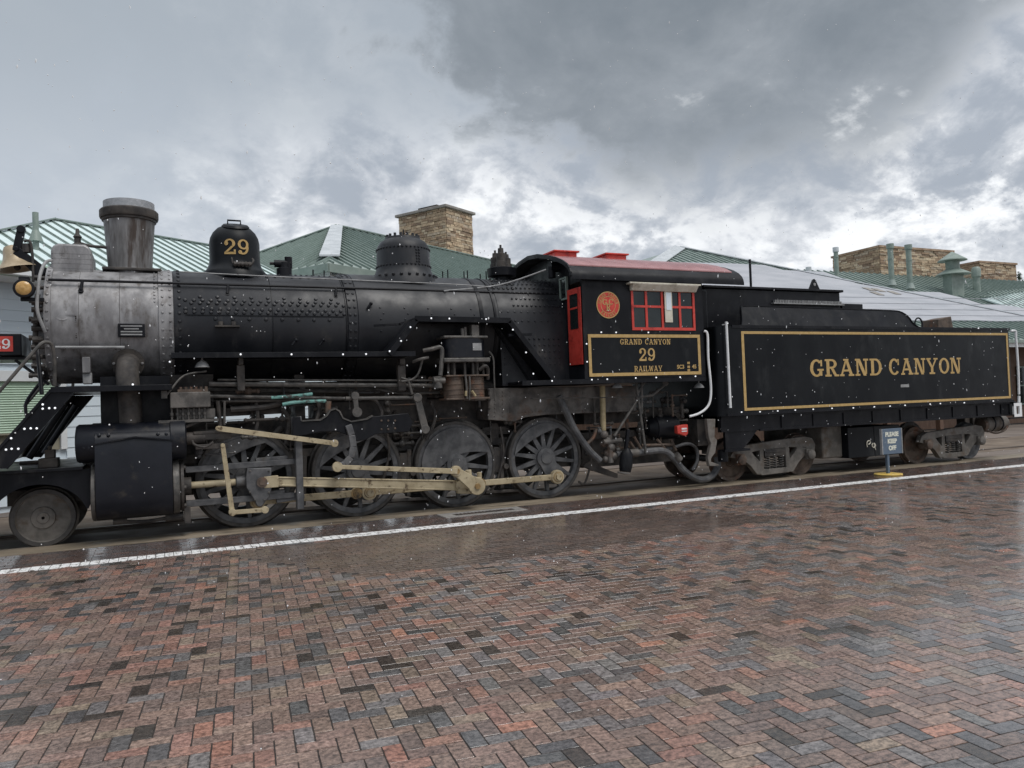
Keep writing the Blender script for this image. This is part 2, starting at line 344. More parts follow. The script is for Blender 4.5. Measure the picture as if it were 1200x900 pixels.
# ------------------------------------------------------------------ slab-serif lettering
def glyph(ch):
    R, out = [], []
    def r(x0, x1, y0, y1): out.append([(x0, y0), (x1, y0), (x1, y1), (x0, y1)])
    def dg(xa, ya, xb, yb, wd): out.append([(xa-wd/2, ya), (xa+wd/2, ya), (xb+wd/2, yb), (xb-wd/2, yb)])
    def ring(cx, cy, rx, ry, tx, ty, a0, a1, n=14):
        for i in range(n):
            p, q = math.radians(a0+(a1-a0)*i/n), math.radians(a0+(a1-a0)*(i+1)/n)
            o = lambda a: (cx+rx*math.cos(a), cy+ry*math.sin(a)); k = lambda a: (cx+(rx-tx)*math.cos(a), cy+(ry-ty)*math.sin(a))
            out.append([k(p), o(p), o(q), k(q)])
    wd = .9
    if ch == 'G': ring(.43, .5, .43, .5, .2, .12, 42, 325, 18); r(.60, .80, .06, .34); r(.48, .90, .34, .45); r(.70, .81, .60, .96)
    elif ch == 'C': ring(.43, .5, .43, .5, .2, .12, 40, 320, 18); r(.70, .81, .60, .96); wd = .86
    elif ch == 'O': ring(.44, .5, .44, .5, .2, .12, 0, 360, 24); wd = .88
    elif ch == 'R': r(.1, .3, .11, .89); r(0, .42, 0, .11); r(0, .44, .89, 1); r(.3, .44, .45, .56); ring(.44, .725, .36, .275, .19, .11, -90, 90, 10); dg(.70, .06, .48, .45, .2); r(.62, .94, 0, .11)
    elif ch == 'A': dg(.14, .11, .43, .9, .12); dg(.78, .11, .50, .9, .2); r(.26, .62, .27, .38); r(0, .30, 0, .11); r(.60, .98, 0, .11); r(.26, .62, .9, 1); wd = .98
    elif ch == 'N': r(.1, .22, .11, .89); r(0, .34, 0, .11); r(0, .26, .89, 1); dg(.68, 0, .24, 1, .22); r(.70, .82, .1, .89); r(.58, .94, .89, 1); wd = .94
    elif ch == 'D': r(.1, .3, .11, .89); r(0, .4, 0, .11); r(0, .4, .89, 1); ring(.4, .5, .46, .5, .2, .11, -90, 90, 14)
    elif ch == 'Y': dg(.42, .44, .14, .9, .2); dg(.5, .44, .78, .9, .12); r(.35, .55, .11, .46); r(.22, .68, 0, .11); r(0, .36, .9, 1); r(.60, .94, .9, 1); wd = .94
    elif ch == 'I': r(.1, .3, .11, .89); r(0, .4, 0, .11); r(0, .4, .89, 1); wd = .4
    elif ch == 'L': r(.1, .3, .11, .89); r(0, .72, 0, .11); r(0, .4, .89, 1); r(.62, .74, .11, .34); wd = .74
    elif ch == 'W': dg(.32, 0, .14, .9, .18); dg(.36, 0, .55, .9, .11); dg(.76, 0, .58, .9, .18); dg(.82, 0, .99, .9, .11); r(0, .33, .9, 1); r(.82, 1.12, .9, 1); wd = 1.12
    elif ch == '2': ring(.36, .70, .36, .30, .19, .10, -38, 165, 12); ring(.14, .70, .13, .13, .129, .129, 0, 360, 10); dg(.14, .15, .56, .54, .2); r(.0, .74, 0, .15); r(.62, .74, .15, .30); wd = .76
    elif ch == '9': ring(.37, .67, .37, .33, .18, .10, 0, 360, 20); ring(.32, .45, .42, .45, .18, .11, -120, 14, 12); ring(.15, .15, .13, .13, .129, .129, 0, 360, 10); wd = .76
    else: wd = .45
    return out, wd
def lettering(text, origin, ux, uz, nrm, height, length=None, gap=.1, depth=.003, warp=None):
    """flat painted/applied letters: a thin raised shape for each stroke"""
    mb = MB(); ux, uz, nrm = V(ux), V(uz), V(nrm); polys = []; x = 0
    for ch in text:
        g, wd = glyph(ch)
        for p in g: polys.append([(a+x, b_) for a, b_ in p])
        x += wd+gap
    x -= gap; k = (length/x) if length else height
    for i, p in enumerate(polys):
        d = depth+.00035*(i % 9)
        pts = []
        for a, b_ in p:
            if warp: pts.append(warp(a*k, b_*height, d))
            else: pts.append(V(origin)+ux*(a*k)+uz*(b_*height)+nrm*d)
        n = len(pts); back = [q-nrm*.0025 for q in pts]
        mb.add(pts+back, [tuple(range(n))]+[(i_, (i_+1) % n, n+(i_+1) % n, n+i_) for i_ in range(n)])
    return mb
def letters(text, origin, height, length, gap, matn, parent, depth=.003, name='letter', warp=None):
    tot = sum(glyph(c)[1]+gap for c in text)-gap; k = length/tot; x = 0
    for ch in text:
        g, wd = glyph(ch)
        if g:
            x_ = x*k
            lettering(ch, V(origin)+V((x_, 0, 0)), V((1, 0, 0)), V((0, 0, 1)), V((0, -1, 0)), height, wd*k, depth=depth, warp=(lambda u, v, d, x_=x_: warp(u+x_, v, d)) if warp else None).build(name, matn, parent)
        x += wd+gap
def textmesh(s, size, origin, ux, uz, nrm, bold=0., align='CENTER'):
    c = bpy.data.curves.new('text', 'FONT'); c.body = s; c.size = size; c.offset = bold; c.align_x = align; c.extrude = .0015
    o = bpy.data.objects.new('text', c); COL.link(o)
    dg = bpy.context.evaluated_depsgraph_get(); me = bpy.data.meshes.new_from_object(o.evaluated_get(dg))
    bpy.data.objects.remove(o); bpy.data.curves.remove(c)
    mb = MB(); ux, uz, nrm = V(ux), V(uz), V(nrm)
    mb.add([V(origin)+ux*v.co.x+uz*v.co.y+nrm*(v.co.z+.002) for v in me.vertices], [tuple(p.vertices) for p in me.polygons])
    bpy.data.meshes.remove(me); return mb
EOF_MARK = 0
# ================================================================== GROUND
g = MB(); g.add([(-400, -300, -.05), (700, -300, -.05), (700, 700, -.05), (-400, 700, -.05)], [(0, 1, 2, 3)])
o = g.build('ground', 'yard'); o['kind'] = 'structure'
# paving slab with its laid bricks
def inreg(x, y): return 1.0 < y < 11.47 and -.16*y-1.6 < x < 1.62*y+2.2
PAV = MB(); PAV.add([(-.16-1.6, 1, -.0048), (1.62+2.2, 1, -.0048), (1.62*11.5+2.2, 11.5, -.0048), (-.16*11.5-1.6, 11.5, -.0048)], [(0, 1, 2, 3)])
pav = PAV.build('brick_pavement', 'joint'); pav['kind'] = 'structure'; pav['label'] = 'wet red and grey brick paving in herringbone beside the track'
outer = MB()
for q in ([(-60, 1), (-1.76, 1), (-.16*11.5-1.6, 11.5), (-60, 11.5)], [(3.82, 1), (90, 1), (90, 11.5), (1.62*11.5+2.2, 11.5)], [(-60, -60), (90, -60), (90, 1), (-60, 1)]):
    outer.add([(x, y, -.004) for x, y in q], [(0, 1, 2, 3)])
oo = outer.build('outer_paving', 'paving', pav)
TONES = [((.27, .184, .150), 32), ((.31, .212, .172), 16), ((.232, .170, .144), 18), ((.225, .205, .198), 13), ((.135, .127, .124), 11), ((.074, .058, .047), 6), ((.36, .205, .160), 9), ((.42, .215, .155), 2), ((.30, .228, .175), 6)]
tw = [q[1] for q in TONES]
from mathutils import noise as mnoise
def tone(x=None, y=None, dark=1.):
    ww_ = list(tw)
    if x is not None:
        q = mnoise.noise(V((x*.9, y*.9, 3.)))+.6*mnoise.noise(V((x*2.3, y*2.3, 9.))); k_ = max(.2, 1+2.6*q); ww_[4] *= k_; ww_[5] *= k_; g_ = max(-1., min(1., (x-1.6)/2.5)); ww_[6] *= max(.3, 1-1.3*q)*(1-.55*g_); ww_[3] *= 1+.7*g_; ww_[5] *= 1-.4*g_; ww_[7] *= 1-.4*g_  # weights run redder left, greyer right: wet sky reflection put into brick tones
    c = rnd.choices(TONES, ww_)[0][0]; k = rnd.uniform(.82, 1.18)*dark
    return tuple(max(.01, a*k*rnd.uniform(.98, 1.02)) for a in c)
ROT = math.radians(-5.3); cr, sr = math.cos(ROT), math.sin(ROT)
def rot(u, v): return (u*cr-v*sr, u*sr+v*cr)
patch = [(p.x, p.y) for p in (ground(255, 650), ground(690, 594), ground(925, 606), ground(800, 626), ground(620, 652), ground(430, 676))]
def inpoly(x, y, P):
    c = False; n = len(P)
    for i in range(n):
        (x0, y0), (x1, y1) = P[i], P[i-1]
        if (y0 > y) != (y1 > y) and x < (x1-x0)*(y-y0)/(y1-y0)+x0: c = not c
    return c
LINE0, LINE1 = 10.19, 10.45
def zone(x, y):
    if not inreg(x, y) or y > LINE0: return 0
    return 2 if inpoly(x, y, patch) else 1
def seen(x, y):
    d = V((x, y, -H)); zf = d.dot(_f)
    if zf < .5: return False
    return -140 < 600+FL*d.dot(_r)/zf < 1340 and 450-FL*d.dot(_u)/zf < 1010
bricks = []      # cx, cy, ang, L, W, colour
nn = 130
for i in range(-40, 240):
    for j in range(-30, 150):
        k = (i-j) % 4
        if k == 0: cells = ((i, j), (i+1, j)); a = ROT
        elif k == 2: cells = ((i, j), (i, j-1)); a = ROT+math.pi/2
        else: continue
        cs = [rot((ci+.5)*.1-1.2, (cj+.5)*.1+.6) for ci, cj in cells]
        inn = [c for c in cs if zone(*c) == 1 and seen(*c)]
        if len(inn) == 2: bricks.append(((cs[0][0]+cs[1][0])/2, (cs[0][1]+cs[1][1])/2, a, .2, .1, tone(*cs[0])))
        elif len(inn) == 1: bricks.append((inn[0][0], inn[0][1], a, .1, .1, tone(*inn[0])))
def brown(): 
    k = rnd.uniform(.8, 1.15); c = rnd.choice(((.185, .125, .098), (.16, .115, .092), (.17, .128, .108), (.145, .104, .086))); return tuple(q*k for q in c)
for j in range(70, 103):
    for i in range(-10, 80):
        x = i*.2+(.1 if j % 2 else 0); y = j*.1+.02
        if zone(x, y) == 2 and y < LINE0-.04: bricks.append((x, y, 0, .2, .1, brown()))
def darkred():
    k = rnd.uniform(.75, 1.2); c = rnd.choice(((.115, .078, .067), (.135, .082, .065), (.098, .076, .072), (.155, .086, .068))); return tuple(q*k for q in c)
border = []
for j in range(10):
    y = LINE1+.052+j*.104
    for i in range(-20, 110):
        x = i*.2+(.1 if j % 2 else 0)
        if inreg(x, y) and seen(x, y): border.append((x, y, 0, .2, .1, darkred()))
bricks += border
bricks.sort(key=lambda q: (q[0]**2+q[1]**2)-(0 if q[3] > .15 else -60))
def brickgeo(mb, cx, cy, a, L, W, z, tx=0, ty=0, gap=.0078, ch=.0014):
    c, s_ = math.cos(a), math.sin(a); hl, hw = L/2-gap/2, W/2-gap/2; vs_ = []
    for l, w_, zz in ((hl-ch, hw-ch, 0), (hl, hw, -ch), (hl, hw, -.02)):
        for sx_, sy_ in ((-1, -1), (1, -1), (1, 1), (-1, 1)):
            u, v = l*sx_, w_*sy_; vs_.append((cx+u*c-v*s_, cy+u*s_+v*c, z+zz+u*tx+v*ty))
    return mb.add(vs_, [(0, 1, 2, 3)]+[(4+i, 4+(i+1) % 4, (i+1) % 4, i) for i in range(4)]+[(8+i, 8+(i+1) % 4, 4+(i+1) % 4, 4+i) for i in range(4)])
def roughbrick(k):
    r2 = random.Random(k); P = []; hl, hw = .2/2-.0036, .1/2-.0036
    for (xa, ya), (xb, yb), n_ in (((-hl, -hw), (hl, -hw), 7), ((hl, -hw), (hl, hw), 4), ((hl, hw), (-hl, hw), 7), ((-hl, hw), (-hl, -hw), 4)):
        for i in range(n_):
            q = i/n_; e_ = .004*r2.random() if i == 0 else .0; x = xa+(xb-xa)*q; y = ya+(yb-ya)*q
            P.append((x*(1-e_*6)+r2.gauss(0, .0007), y*(1-e_*9)+r2.gauss(0, .0007)))
    n = len(P); mb = MB(); mb.v = [(x*.988, y*.978, r2.gauss(0, .0002)) for x, y in P]+[(x, y, -.0016) for x, y in P]+[(x, y, -.02) for x, y in P]
    mb.f = [tuple(range(n))]+[(n+i, n+(i+1) % n, (i+1) % n, i) for i in range(n)]+[(2*n+i, 2*n+(i+1) % n, n+(i+1) % n, n+i) for i in range(n)]
    me = mb.mesh('brick', ang=20); me.materials.append(M['brick']); return me
bvar = [roughbrick(k) for k in range(10)]
big, small = [], []
for q in bricks:
    (big if (q[3] > .15 and len(big) < 300 and 0 < 450-FL*V((q[0], q[1], -H)).dot(_u)/V((q[0], q[1], -H)).dot(_f) < 915 and -20 < 600+FL*V((q[0], q[1], -H)).dot(_r)/V((q[0], q[1], -H)).dot(_f) < 1220) else small).append(q)
for cx, cy, a, L, W, c in big:
    place('brick', rnd.choice(bvar), (cx, cy, rnd.uniform(-.0010, .0006)), pav, (rnd.gauss(0, .006), rnd.gauss(0, .006), a+rnd.gauss(0, .006)), (*c, 1))
sm = MB(); cols = []
for cx, cy, a, L, W, c in small:
    brickgeo(sm, cx, cy, a+rnd.gauss(0, .005), L, W, rnd.uniform(-.0010, .0006), rnd.gauss(0, .006), rnd.gauss(0, .006)); cols += [c]*9
def flatmesh(mb, name, cols, matn, org):
    me = bpy.data.meshes.new(name); me.from_pydata([tuple(V(q)-org) for q in mb.v], [], mb.f)
    ca = me.color_attributes.new('Col', 'FLOAT_COLOR', 'CORNER'); buf = []
    for p, c in zip(me.polygons, cols): buf += [c[0], c[1], c[2], 1.]*p.loop_total
    ca.data.foreach_set('color', buf); me.materials.append(M[matn]); return me
o = bpy.data.objects.new('laid_bricks', flatmesh(sm, 'laid_bricks', cols, 'brick', ORG[pav])); COL.link(o); o.parent = pav; o['kind'] = 'stuff'; o.color = (0, 0, 0, 1); ORG[o] = ORG[pav]
ln = MB()
for i in range(-45, 215):
    x = i*.1+.05
    if seen(x, 10.3): brickgeo(ln, x, (LINE0+LINE1)/2+rnd.uniform(-.006, .006), math.pi/2, LINE1-LINE0, .1, .0015+rnd.uniform(-.001, .001), rnd.gauss(0, .004), rnd.gauss(0, .004))
o = ln.build('painted_line', 'paintline', pav, kind='stuff', ang=20, label='worn white safety line painted along the paving')
# drain frame let into the border
d0, d1 = ground(517, 605), ground(607, 594.5)
dr = thing('drain_grate', (d0.x, 11.25, 0), 'pale steel drain frame set in the dark brick border beside the main driving wheel', 'drain grate')
x0, x1, y0, y1 = d0.x, d1.x, 11.0, 11.44
f = MB(); f.box(x0, x1, y0, y0+.11, -.01, .007); f.box(x0, x1, y1-.11, y1, -.01, .007); f.box(x0, x0+.2, y0+.11, y1-.11, -.01, .0068); f.box(x1-.16, x1, y0+.11, y1-.11, -.01, .0068)
f.build('frame', 'steel', dr, .002)
f = MB()
for i in range(14): f.box(x0+.21+i*.062, x0+.235+i*.062, y0+.112, y1-.112, -.009, .003)
f.build('grating', 'grime', dr)
# concrete strip, track bed, rails
t_ = MB(); nx = 60
a = [(-30+i*1.5, 11.5+.012*math.sin(i*1.7), .004) for i in range(nx+1)]; b2 = [(q[0], 12.03, .012) for q in a]; t_.quadstrip(a, b2)
t_.quadstrip([(q[0], 11.5+.012*math.sin(i*1.7), -.04) for i, q in enumerate(a)], a)
o = t_.build('concrete_strip', 'concrete'); o['kind'] = 'structure'
t_ = MB(); ng = 46
gx = [-30+i*2 for i in range(47)]; ys = [12.115, 12.3, 12.8, 13.3, 13.57, 13.64, 13.9, 14.6, 15.4, 16.2]; zs = [-.012, -.06, -.075, -.06, -.02, -.0, -.02, -.03, -.02, -.01]
for k in range(len(ys)-1):
    t_.quadstrip([(x, ys[k], zs[k]+.012*math.sin(x*1.3+k*2)) for x in gx], [(x, ys[k+1], zs[k+1]+.012*math.sin(x*1.3+k*2+2)) for x in gx])
o = t_.build('track_bed', 'dirt'); o['kind'] = 'structure'
def rail(y, lab):
    p = [(y-.036, .0), (y-.03, .004), (y+.03, .004), (y+.036, .0), (y+.036, -.03), (y+.01, -.045), (y+.01, -.11), (y+.07, -.13), (y-.07, -.13), (y-.01, -.11), (y-.01, -.045), (y-.036, -.03)]
    mb = MB(); mb.prism(p, -30, 62, 'x'); tag(mb.build('rail', 'rail'), lab, 'rail', 'rails of the track')
rail(12.075, 'worn steel rail flush with the concrete strip under the engine wheels')
rail(13.585, 'worn steel rail lying in dirt under the far wheels')
t_ = MB(); t_.box(-30, 62, 16.2, 21, -.045, .004)
o = t_.build('platform', 'yard'); o['kind'] = 'structure'

# ================================================================== BUILDINGS
PH = math.radians(59); Bv = V((math.sin(PH), math.cos(PH), 0)); Av = V((-math.cos(PH), math.sin(PH), 0)); Zv = V((0, 0, 1)); Xv = V((1, 0, 0)); Yv = V((0, 1, 0))
def slab(mb, poly, th):
    n = (poly[1]-poly[0]).cross(poly[2]-poly[0]).normalized()
    if n.z < 0: n = -n
    k = len(poly); mb.add(list(poly)+[p-Zv*th for p in poly], [tuple(range(k)), tuple(range(2*k-1, k-1, -1))]+[(i, (i+1) % k, k+(i+1) % k, k+i) for i in range(k)])
    return n
def ribs(poly, e, spacing, w_, h_, matn, parent, off=0., lift=.0, name='roof_seam', maxn=300):
    n = (poly[1]-poly[0]).cross(poly[2]-poly[0]).normalized()
    if n.z < 0: n = -n
    e = e.normalized(); s_ = n.cross(e).normalized(); o_ = poly[0]
    P2 = [((p-o_).dot(e), (p-o_).dot(s_)) for p in poly]; lo_ = min(p[0] for p in P2); hi_ = max(p[0] for p in P2)
    x = lo_+spacing*.5+off; made = 0
    while x < hi_ and made < maxn:
        ys_ = []
        for i in range(len(P2)):
            (xa, ya), (xb, yb) = P2[i-1], P2[i]
            if (xa > x) != (xb > x): ys_.append(ya+(yb-ya)*(x-xa)/(xb-xa))
        if len(ys_) >= 2 and max(ys_)-min(ys_) > .1:
            mb = MB(); a_, b_ = o_+e*x+s_*min(ys_)+n*lift, o_+e*x+s_*max(ys_)+n*lift
            mb.obox((a_+b_)/2+n*(h_/2), e, s_, n, w_/2, (b_-a_).length/2, h_/2)
            mb.build(name, matn, parent); made += 1
        x += spacing
# --- siding depot wing (left)
E0 = V((-2.54, 16.13, 4.56)); ap1 = sv(62, 258, 21.); wd1 = Av.dot(ap1-E0); cor1 = V((ap1.x, ap1.y, 4.56))-Bv*wd1-Av*wd1
LR = 4.95
wing = thing('siding_depot', (-2.7, 17, 0), 'pale blue clapboard depot with frosted green seamed roof and rolling shutter', 'building')
rend = ap1+Bv*LR; eend = cor1+Bv*(wd1+LR)
rf = MB(); face = [cor1, eend, rend, ap1]; slab(rf, face, .05)
lc = V((ap1.x, ap1.y, 4.56))-Bv*wd1+Av*wd1; slab(rf, [cor1, ap1, lc], .05); slab(rf, [lc, ap1, rend, lc+Bv*(wd1+LR)], .05)
roof = rf.build('roof', 'frost', wing)
ribs(face, Bv, .305, .075, .012, 'greenrib', roof, .1, .003, 'green_strip'); ribs(face, Bv, .305, .03, .022, 'greenrib', roof, .1, .014)
mb = MB()
for a_, b_ in ((cor1, ap1), (ap1, rend)): mb.bar(a_+Zv*.03, b_+Zv*.03, .16, .03, Av)
mb.build('ridge_cap', 'greenrib', roof)
nrm1 = -Av
mb = MB(); mb.obox((cor1+eend)/2-Zv*.14-Av*.0, Bv, Av, Zv, (eend-cor1).length/2, .02, .12); mb.obox((cor1+lc)/2-Zv*.14, Av, Bv, Zv, wd1, .02, .12)
mb.build('fascia', 'shutter', wing)
mb = MB(); mb.obox((cor1+eend)/2-Zv*.20-Av*.07, Bv, Av, Zv, (eend-cor1).length/2, .05, .055); mb.build('gutter', 'trim', wing, .01)
W0 = cor1+Bv*.75+Av*.75; WL = wd1+LR+2
mb = MB(); mb.obox(W0+Bv*(WL/2)+Av*.12+Zv*(-4.56+2.17), Bv, Av, Zv, WL/2, .1, 2.17); mb.obox(W0+Av*3+Bv*.1-Zv*(4.56-2.17), Bv, Av, Zv, .1, 3, 2.17)
mb.build('wall', 'siding', wing)
mb = MB(); mb.obox((cor1+eend)/2+Av*.4-Zv*.26, Bv, Av, Zv, (eend-cor1).length/2, .38, .015); mb.build('soffit', 'trim', wing)
bd = MB(); bd.add([(0, -.022, 0), (0, -.008, .205), (0, .01, .205), (0, .01, 0), (1, -.022, 0), (1, -.008, .205), (1, .01, .205), (1, .01, 0)], [(0, 1, 5, 4), (0, 4, 7, 3), (1, 2, 6, 5), (0, 3, 2, 1), (4, 5, 6, 7)])
bdm = bd.mesh('clapboard'); bdm.materials.append(M['siding'])
def clap(s0, s1, z):
    o = place('clapboard', bdm, W0+Bv*s0+V((0, 0, z-4.56)), wing, (0, 0, math.atan2(Bv.y, Bv.x))); o.scale = (s1-s0, 1, 1)
def sW(px, py):      # distance along the wall for a photo point
    d = _f*FL+_r*(px-600)-_u*(py-450); q = W0-Av*.03; k = Av.dot(V((q.x, q.y, 0)))/Av.dot(V((d.x, d.y, 0))); p = V((d.x*k, d.y*k, H+d.z*k)); return (p-W0).dot(Bv), p.z
sA, zA = sW(-45, 446); sB, _ = sW(69, 470); _, zS = sW(20, 508); _, zT = sW(20, 446); _, zT1 = sW(20, 436)
for k in range(21):
    z = .12+k*.203
    if z+.2 < zS-.35 or z > zT1-.02: clap(0, WL, z)
    else:
        clap(sB+.14, WL, z)
        if sA-.1 > .2: clap(0, sA-.1, z)
mb = MB(); mb.obox(W0+Bv*((sA+sB)/2)-Av*.03+Zv*(zT+.085-4.56), Bv, Av, Zv, (sB-sA)/2+.2, .03, .10); mb.obox(W0+Bv*(sB+.075)-Av*.03+Zv*((zS-.35+zT)/2-4.56), Bv, Av, Zv, .06, .028, (zT-zS+.35)/2)
mb.build('window_trim', 'trim', wing, .005)
mb = MB(); a, b2 = [], []
nr = int((zT-zS)/.045)
for i in range(nr*2+1):
    z = zS+i*.0225; dp = .012 if i % 2 else -.004
    a.append(W0+Bv*sA-Av*dp+Zv*(z-4.56)); b2.append(W0+Bv*sB-Av*dp+Zv*(z-4.56))
mb.quadstrip(a, b2); mb.build('rolling_shutter', 'shutter', wing, ang=10)
mb = MB(); mb.obox(W0+Bv*((sA+sB)/2)-Av*.01+Zv*(zS-.18-4.56), Bv, Av, Zv, (sB-sA)/2, .015, .17); mb.build('apron_panel', 'khaki', wing)
mb = MB(); mb.obox(W0+Bv*((sA+sB)/2)-Av*.06+Zv*(zS-.004-4.56), Bv, Av, Zv, (sB-sA)/2, .06, .015); mb.build('sill', 'khaki', wing)
v0 = sv(42, 277, 17.6)
mb = MB(); mb.cyl((v0.x, v0.y, v0.z-.35), (v0.x, v0.y, sv(42, 249, 17.6).z), .055, n=14); mb.lathe([(.13, 0), (.06, .22)], (v0.x, v0.y, v0.z-.1), 'z', 14); mb.build('vent_pipe', 'ventgreen', wing)
# --- hipped depot hall (centre) with stone chimney
c2 = sv(385, 308, 20.); w2 = 5.; ap2 = c2+(Av+Bv)*w2; ap2.z = sv(398, 266, ap2.y).z; R2 = 13.
hall = thing('hipped_depot', (c2.x+1, c2.y+3, 0), 'green hipped metal roof hall with broad pale hip cap', 'building')
lc2 = c2+Av*2*w2; rend2 = ap2+Bv*R2; eend2 = c2+Bv*(w2+R2)
rf = MB(); fR = [c2, eend2, rend2, ap2]; fL = [lc2, c2, ap2]; slab(rf, fR, .05); slab(rf, fL, .05); slab(rf, [lc2, ap2, rend2, lc2+Bv*(w2+R2)], .05)
roof = rf.build('roof', 'greenroof', hall)
ribs(fR, Bv, .33, .035, .05, 'greenrib', roof, 0, .003); ribs(fL, Av, .33, .035, .05, 'greenrib', roof, 0, .003)
mb = MB(); hd = (ap2-c2); hn = hd.normalized(); sd_ = hn.cross(Zv).normalized(); q0 = c2+hd*.10
for k in (-1, 1):
    e_ = (Bv if k > 0 else Av); nrm_ = (V((0, 0, 1)))
    down = (Bv-Av).normalized()*k
    a_ = q0+Zv*.10; b_ = ap2+Zv*.08
    mb.add([a_, b_, b_+down*.2-Zv*.0, a_+down*.27-Zv*.0, a_-Zv*.05, b_-Zv*.05, b_+down*.2-Zv*.05, a_+down*.27-Zv*.05], [(0, 1, 2, 3), (4, 7, 6, 5), (0, 3, 7, 4), (1, 5, 6, 2), (3, 2, 6, 7)])
mb.build('hip_cap', 'metalcap', roof)
mb = MB(); mb.bar(ap2+Zv*.05, rend2+Zv*.05, .2, .04, Av); mb.bar(lc2+Zv*.05, ap2+Zv*.05, .14, .04, Bv); mb.build('ridge_cap', 'greenrib', roof)
mb = MB(); mb.obox((c2+eend2)/2-Zv*.12, Bv, Av, Zv, (w2+R2)/2, .03, .11); mb.obox((c2+lc2)/2-Zv*.12, Av, Bv, Zv, w2, .03, .11); mb.build('fascia', 'ventgreen', hall)
mb = MB(); mb.obox((c2+eend2)/2-Zv*.32+Av*.35, Bv, Av, Zv, (w2+R2)/2-.35, .03, .1); mb.obox((c2+lc2)/2-Zv*.3+Bv*.25, Av, Bv, Zv, w2-.2, .03, .14); mb.build('frieze_board', 'trim', hall)
mb = MB(); zt = c2.z-.1
mb.obox(c2+Av*.7+Bv*((w2+R2)/2)+V((0, 0, -c2.z+zt/2)), Bv, Av, Zv, (w2+R2)/2-.7, .1, zt/2); mb.obox(c2+Bv*.7+Av*w2+V((0, 0, -c2.z+zt/2)), Av, Bv, Zv, w2-.7, .1, zt/2)
mb.build('wall', 'siding', hall)
STC = [(.40, .30, .20), (.46, .36, .245), (.34, .25, .165), (.30, .21, .14), (.50, .41, .29), (.25, .18, .125), (.38, .31, .23)]
def stc(k=1.): c = rnd.choice(STC); q = rnd.uniform(.85, 1.12)*k; return (c[0]*q, c[1]*q, c[2]*q)
def stonewall(P0, ux, L, z0, z1, nrm, rowh, lmin, lmax, depth=.05):
    z = z0; out = []
    while z < z1-.01:
        h_ = min(rowh*rnd.uniform(.7, 1.35), z1-z); x = -rnd.uniform(0, lmin)
        while x < L:
            l = rnd.uniform(lmin, lmax); a_, b_ = max(0, x), min(L, x+l)
            if b_-a_ > .03:
                d_ = depth*rnd.uniform(.15, 1.0)
                out.append((P0+ux*((a_+b_)/2)+V((0, 0, z+h_/2-P0.z))+nrm*(d_/2), ux, nrm, (b_-a_)/2-.008, d_/2, h_/2-.007))
            x += l
        z += h_
    return out
cc = sv(522, 243, 31.)
def hitdir(px, o_, dirv):
    d = _f*FL+_r*(px-600); d = V((d.x, d.y)); # horizontal ray through pixel column at horizon height is enough here
    d3 = _f*FL+_r*(px-600)-_u*(245-450); a1, b1, a2, b2_ = d3.x, -dirv.x, d3.y, -dirv.y
    det = a1*b2_-b1*a2; s_ = (a1*o_.y-a2*o_.x)/det; return s_
lA = abs(hitdir(467, cc, Av)); lB = abs(hitdir(552.5, cc, Bv))
chm = thing('stone_chimney', (cc.x, cc.y, 0), 'square tan stacked-stone chimney rising behind the hipped roof', 'chimney')
mb = MB(); ctr = cc+Av*lA/2+Bv*lB/2; zb = 6.2
mb.obox(V((ctr.x, ctr.y, (zb+cc.z)/2)), Av, Bv, Zv, lA/2-.01, lB/2-.01, (cc.z-zb)/2); core = mb.build('core', 'mortar', chm)
mb = MB(); mb.obox(V((ctr.x, ctr.y, cc.z+.06)), Av, Bv, Zv, lA/2+.13, lB/2+.13, .06); mb.build('cap_slab', 'cap', chm, .02)
mb = MB(); mb.obox(V((ctr.x, ctr.y, cc.z+.30)), Av, Bv, Zv, lA/5, lB/3.5, .05); mb.obox(V((ctr.x, ctr.y, cc.z+.18)), Av, Bv, Zv, lA/6.2, lB/4.4, .07); mb.build('flue_hood', 'grime', chm)
ss = stonewall(cc, Av, lA, 7.9, cc.z, -Bv, .105, .2, .5)+stonewall(cc, Bv, lB, 7.9, cc.z, -Av, .105, .2, .5)
for k, (c_, ux, nr_, hx, hy, hz) in enumerate(ss):
    if k < 290: mb = MB(); mb.obox(c_, ux, nr_, Zv, hx, hy, hz); mb.build('stone', 'stonep', core).color = (*stc(1.22), 1)
if len(ss) > 290:
    mb = MB(); cl = []
    for (c_, ux, nr_, hx, hy, hz) in ss[290:]: mb.obox(c_, ux, nr_, Zv, hx, hy, hz); cl += [stc(1.22)]*6
    o = bpy.data.objects.new('stones', flatmesh(mb, 'stones', cl, 'stonep', ORG[core])); COL.link(o); o.parent = core; o['kind'] = 'stuff'; o.color = (0, 0, 0, 1)
# --- snow covered roof along the track (right)
YE = 20.; eR = sv(1330, 399, YE); eL = sv(640, 392, YE); zE = sv(1190, 398, YE).z; eR.z = eL.z = zE
YA = 34.; ap3 = sv(797, 291, YA)
longh = thing('snowy_depot', (24, 22, 0), 'long green metal roof half covered by a sheet of snow', 'building')
rf = MB(); f3 = [eL, eR, ap3]; n3 = slab(rf, f3, .06); bl = V((eL.x-6, 47, zE)); slab(rf, [bl, eL, ap3], .06); slab(rf, [eR, V((eR.x, 48, zE)), ap3], .06)
roof = rf.build('roof', 'greenroof', longh)
ribs(f3, Xv, .42, .04, .06, 'greenrib', roof, 0, .003)
mb = MB(); hd = (eL-ap3).normalized(); mb.bar(ap3+Zv*.08, eL+Zv*.08, .62, .05, Xv); mb.bar(ap3+Zv*.06, eR+Zv*.06, .25, .05, Yv); mb.build('hip_cap', 'metalcap', roof)
